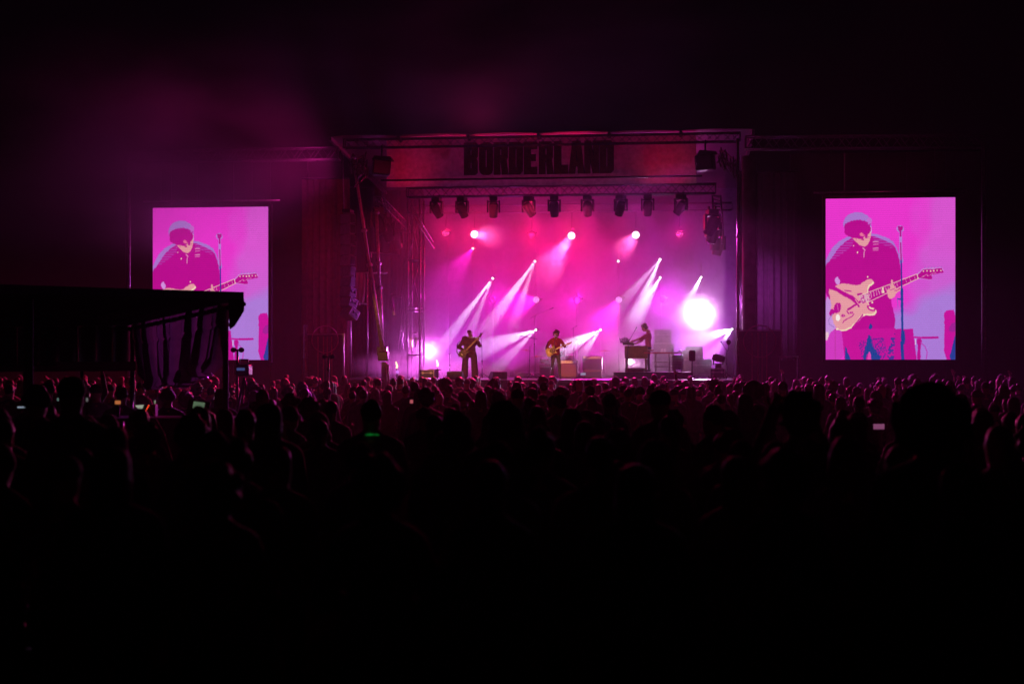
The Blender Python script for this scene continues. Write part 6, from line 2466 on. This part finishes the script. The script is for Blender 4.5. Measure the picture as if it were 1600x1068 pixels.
# crew at the sound desk
for (px, py, dp, hair, pose, lab) in ((75, 596, 20.6, 'short', 'front', 'short haired crew member at the sound desk, leftmost under the tent'), (150, 600, 21.0, 'cap', 'front', 'capped crew member at the middle of the sound desk'),
                                      (190, 604, 20.2, 'short', 'down', 'short haired crew member behind the small orange monitor'), (262, 606, 20.4, 'beanie', 'front', 'beanie wearing crew member left of the laptop'),
                                      (290, 610, 22.5, 'curly', 'down', 'curly haired crew member behind the laptop'), (345, 606, 21.0, 'long', 'down', 'long haired person at the right tent post')):
    p = at_depth(px, py, dp)
    g = ground_z(p.x, p.y)
    spectator(lab, (p.x, p.y, g), hair, pose, 1.0, .02, (p.z - g) / HTOP[hair], YAW + .2, .03)
for (px, py, dp, hair, pose, lab) in ((15, 600, 24.5, 'short', 'raise', 'person with an arm up, leftmost beyond the sound tent'), (100, 602, 26.0, 'long', 'phone', 'long haired person with both hands up beyond the tent'), (135, 598, 25.5, 'bun', 'raise', 'bun wearing person with an arm up beyond the tent'),
                                      (172, 600, 26.5, 'cap', 'down', 'capped person seen beyond the tent, under the drape\'s left end'), (330, 604, 27.5, 'short', 'raise', 'person with an arm up seen under the drape')):
    p = at_depth(px, py, dp)
    g = ground_z(p.x, p.y)
    top_ = {'raise': 1.76, 'phone': 1.76}.get(pose, HTOP[hair])
    spectator(lab, (p.x, p.y, g), hair, pose, 1.0, .02, (p.z - g) / top_, YAW, .03)

# camera on a tripod and the two microphone masts standing in the crowd
p = at_depth(381, 578, 27.0)
g = ground_z(p.x, p.y)
t = thing('video_camera', 'video camera on a tripod standing right of the sound tent', 'camera', (p.x, p.y, g), YAW)
hz_ = p.z - g
MB().box((0, 0, hz_), (.26, .40, .22), bev=.03).build('camera_body', M_BLACK, t)
MB().lathe([(.06, 0), (.075, .2), (.085, .24)], 12, Matrix.Translation((0, .2, hz_)) @ Matrix.Rotation(-PI / 2, 4, 'X')).build('lens', M_BLACK, t)
MB().box((-.02, -.21, hz_ + .02), (.15, .02, .05)).build('viewfinder_screen', emat('viewfinder_blue', (.10, .16, .5), .35), t)
MB().tube([(-.1, .1, hz_ + .11), (-.1, .1, hz_ + .2), (.1, -.1, hz_ + .2), (.1, -.1, hz_ + .11)], .014, 6).build('handle', M_BLACK, t)
for k in range(3):
    a = 2 * PI * k / 3 + .5
    MB().tube([(0, 0, hz_ - .14), (.5 * math.cos(a), .5 * math.sin(a), .01)], .025, 6).build('leg', M_BLACKM, t)
for (px, py, dp, lab) in ((513, 557, 33.0, 'black mast with two round microphones standing in the crowd below the circle panel'), (371, 546.5, 30.0, 'black mast with two round microphones before the left hand screen\'s corner')):
    p = at_depth(px, py, dp)
    g = ground_z(p.x, p.y)
    t = thing('microphone_mast', lab, 'microphone', (p.x, p.y, g), YAW)
    hz_ = p.z - g
    s = .095 * dp / 33
    MB().tube([(0, 0, .05), (0, 0, hz_)], .022, 8).build('mast', M_BLACK, t)
    MB().lathe([(.03, -.05), (.04, 0), (.03, .05)], 8, Matrix.Translation((0, 0, hz_ - .28))).build('clutch', M_BLACK, t)
    MB().tube([(-s, 0, hz_), (s, 0, hz_)], .014, 6).build('crossbar', M_BLACK, t)
    for sx in (-1, 1):
        MB().ball((sx * s * .95, 0, hz_), (.065, .075, .055), 12, 8).build('microphone_head', mat('foam_black', (.012, .012, .012), .95), t)
    for k in range(3):
        a = 2 * PI * k / 3 + .5
        MB().tube([(0, 0, .5), (.45 * math.cos(a), .45 * math.sin(a), .01)], .016, 6).build('leg', M_BLACK, t)
# phones held up in the crowd
for (px, py, dp, c, s, lab) in ((640, 618, 30, (1, .25, .25), .0, ''), (1373, 666, 17.5, (.9, .25, .6), .22, 'phone glowing pink low in the crowd under the right hand screen'), (646.5, 627, 26.0, (1, .20, .25), .4, 'phone glowing red in the crowd below the struts'),
                                (1125, 604, 36.0, (.25, .3, .9), .5, 'phone with a small blue screen close to the stage below the road cases'), (911, 584, 38.0, (.6, .5, .8), .5, 'phone held high close to the stage below the amplifier stack')):
    if not lab:
        continue
    p = at_depth(px, py, dp)
    t = thing('phone', lab, 'phone', p, YAW + .1)
    MB().box((0, 0, 0), (.15, .010, .075), bev=.004).build('case', M_BLACK, t)
    MB().box((0, -.007, 0), (.14, .003, .066)).build('screen', emat('phone_screen_%d' % px, c, s), t)
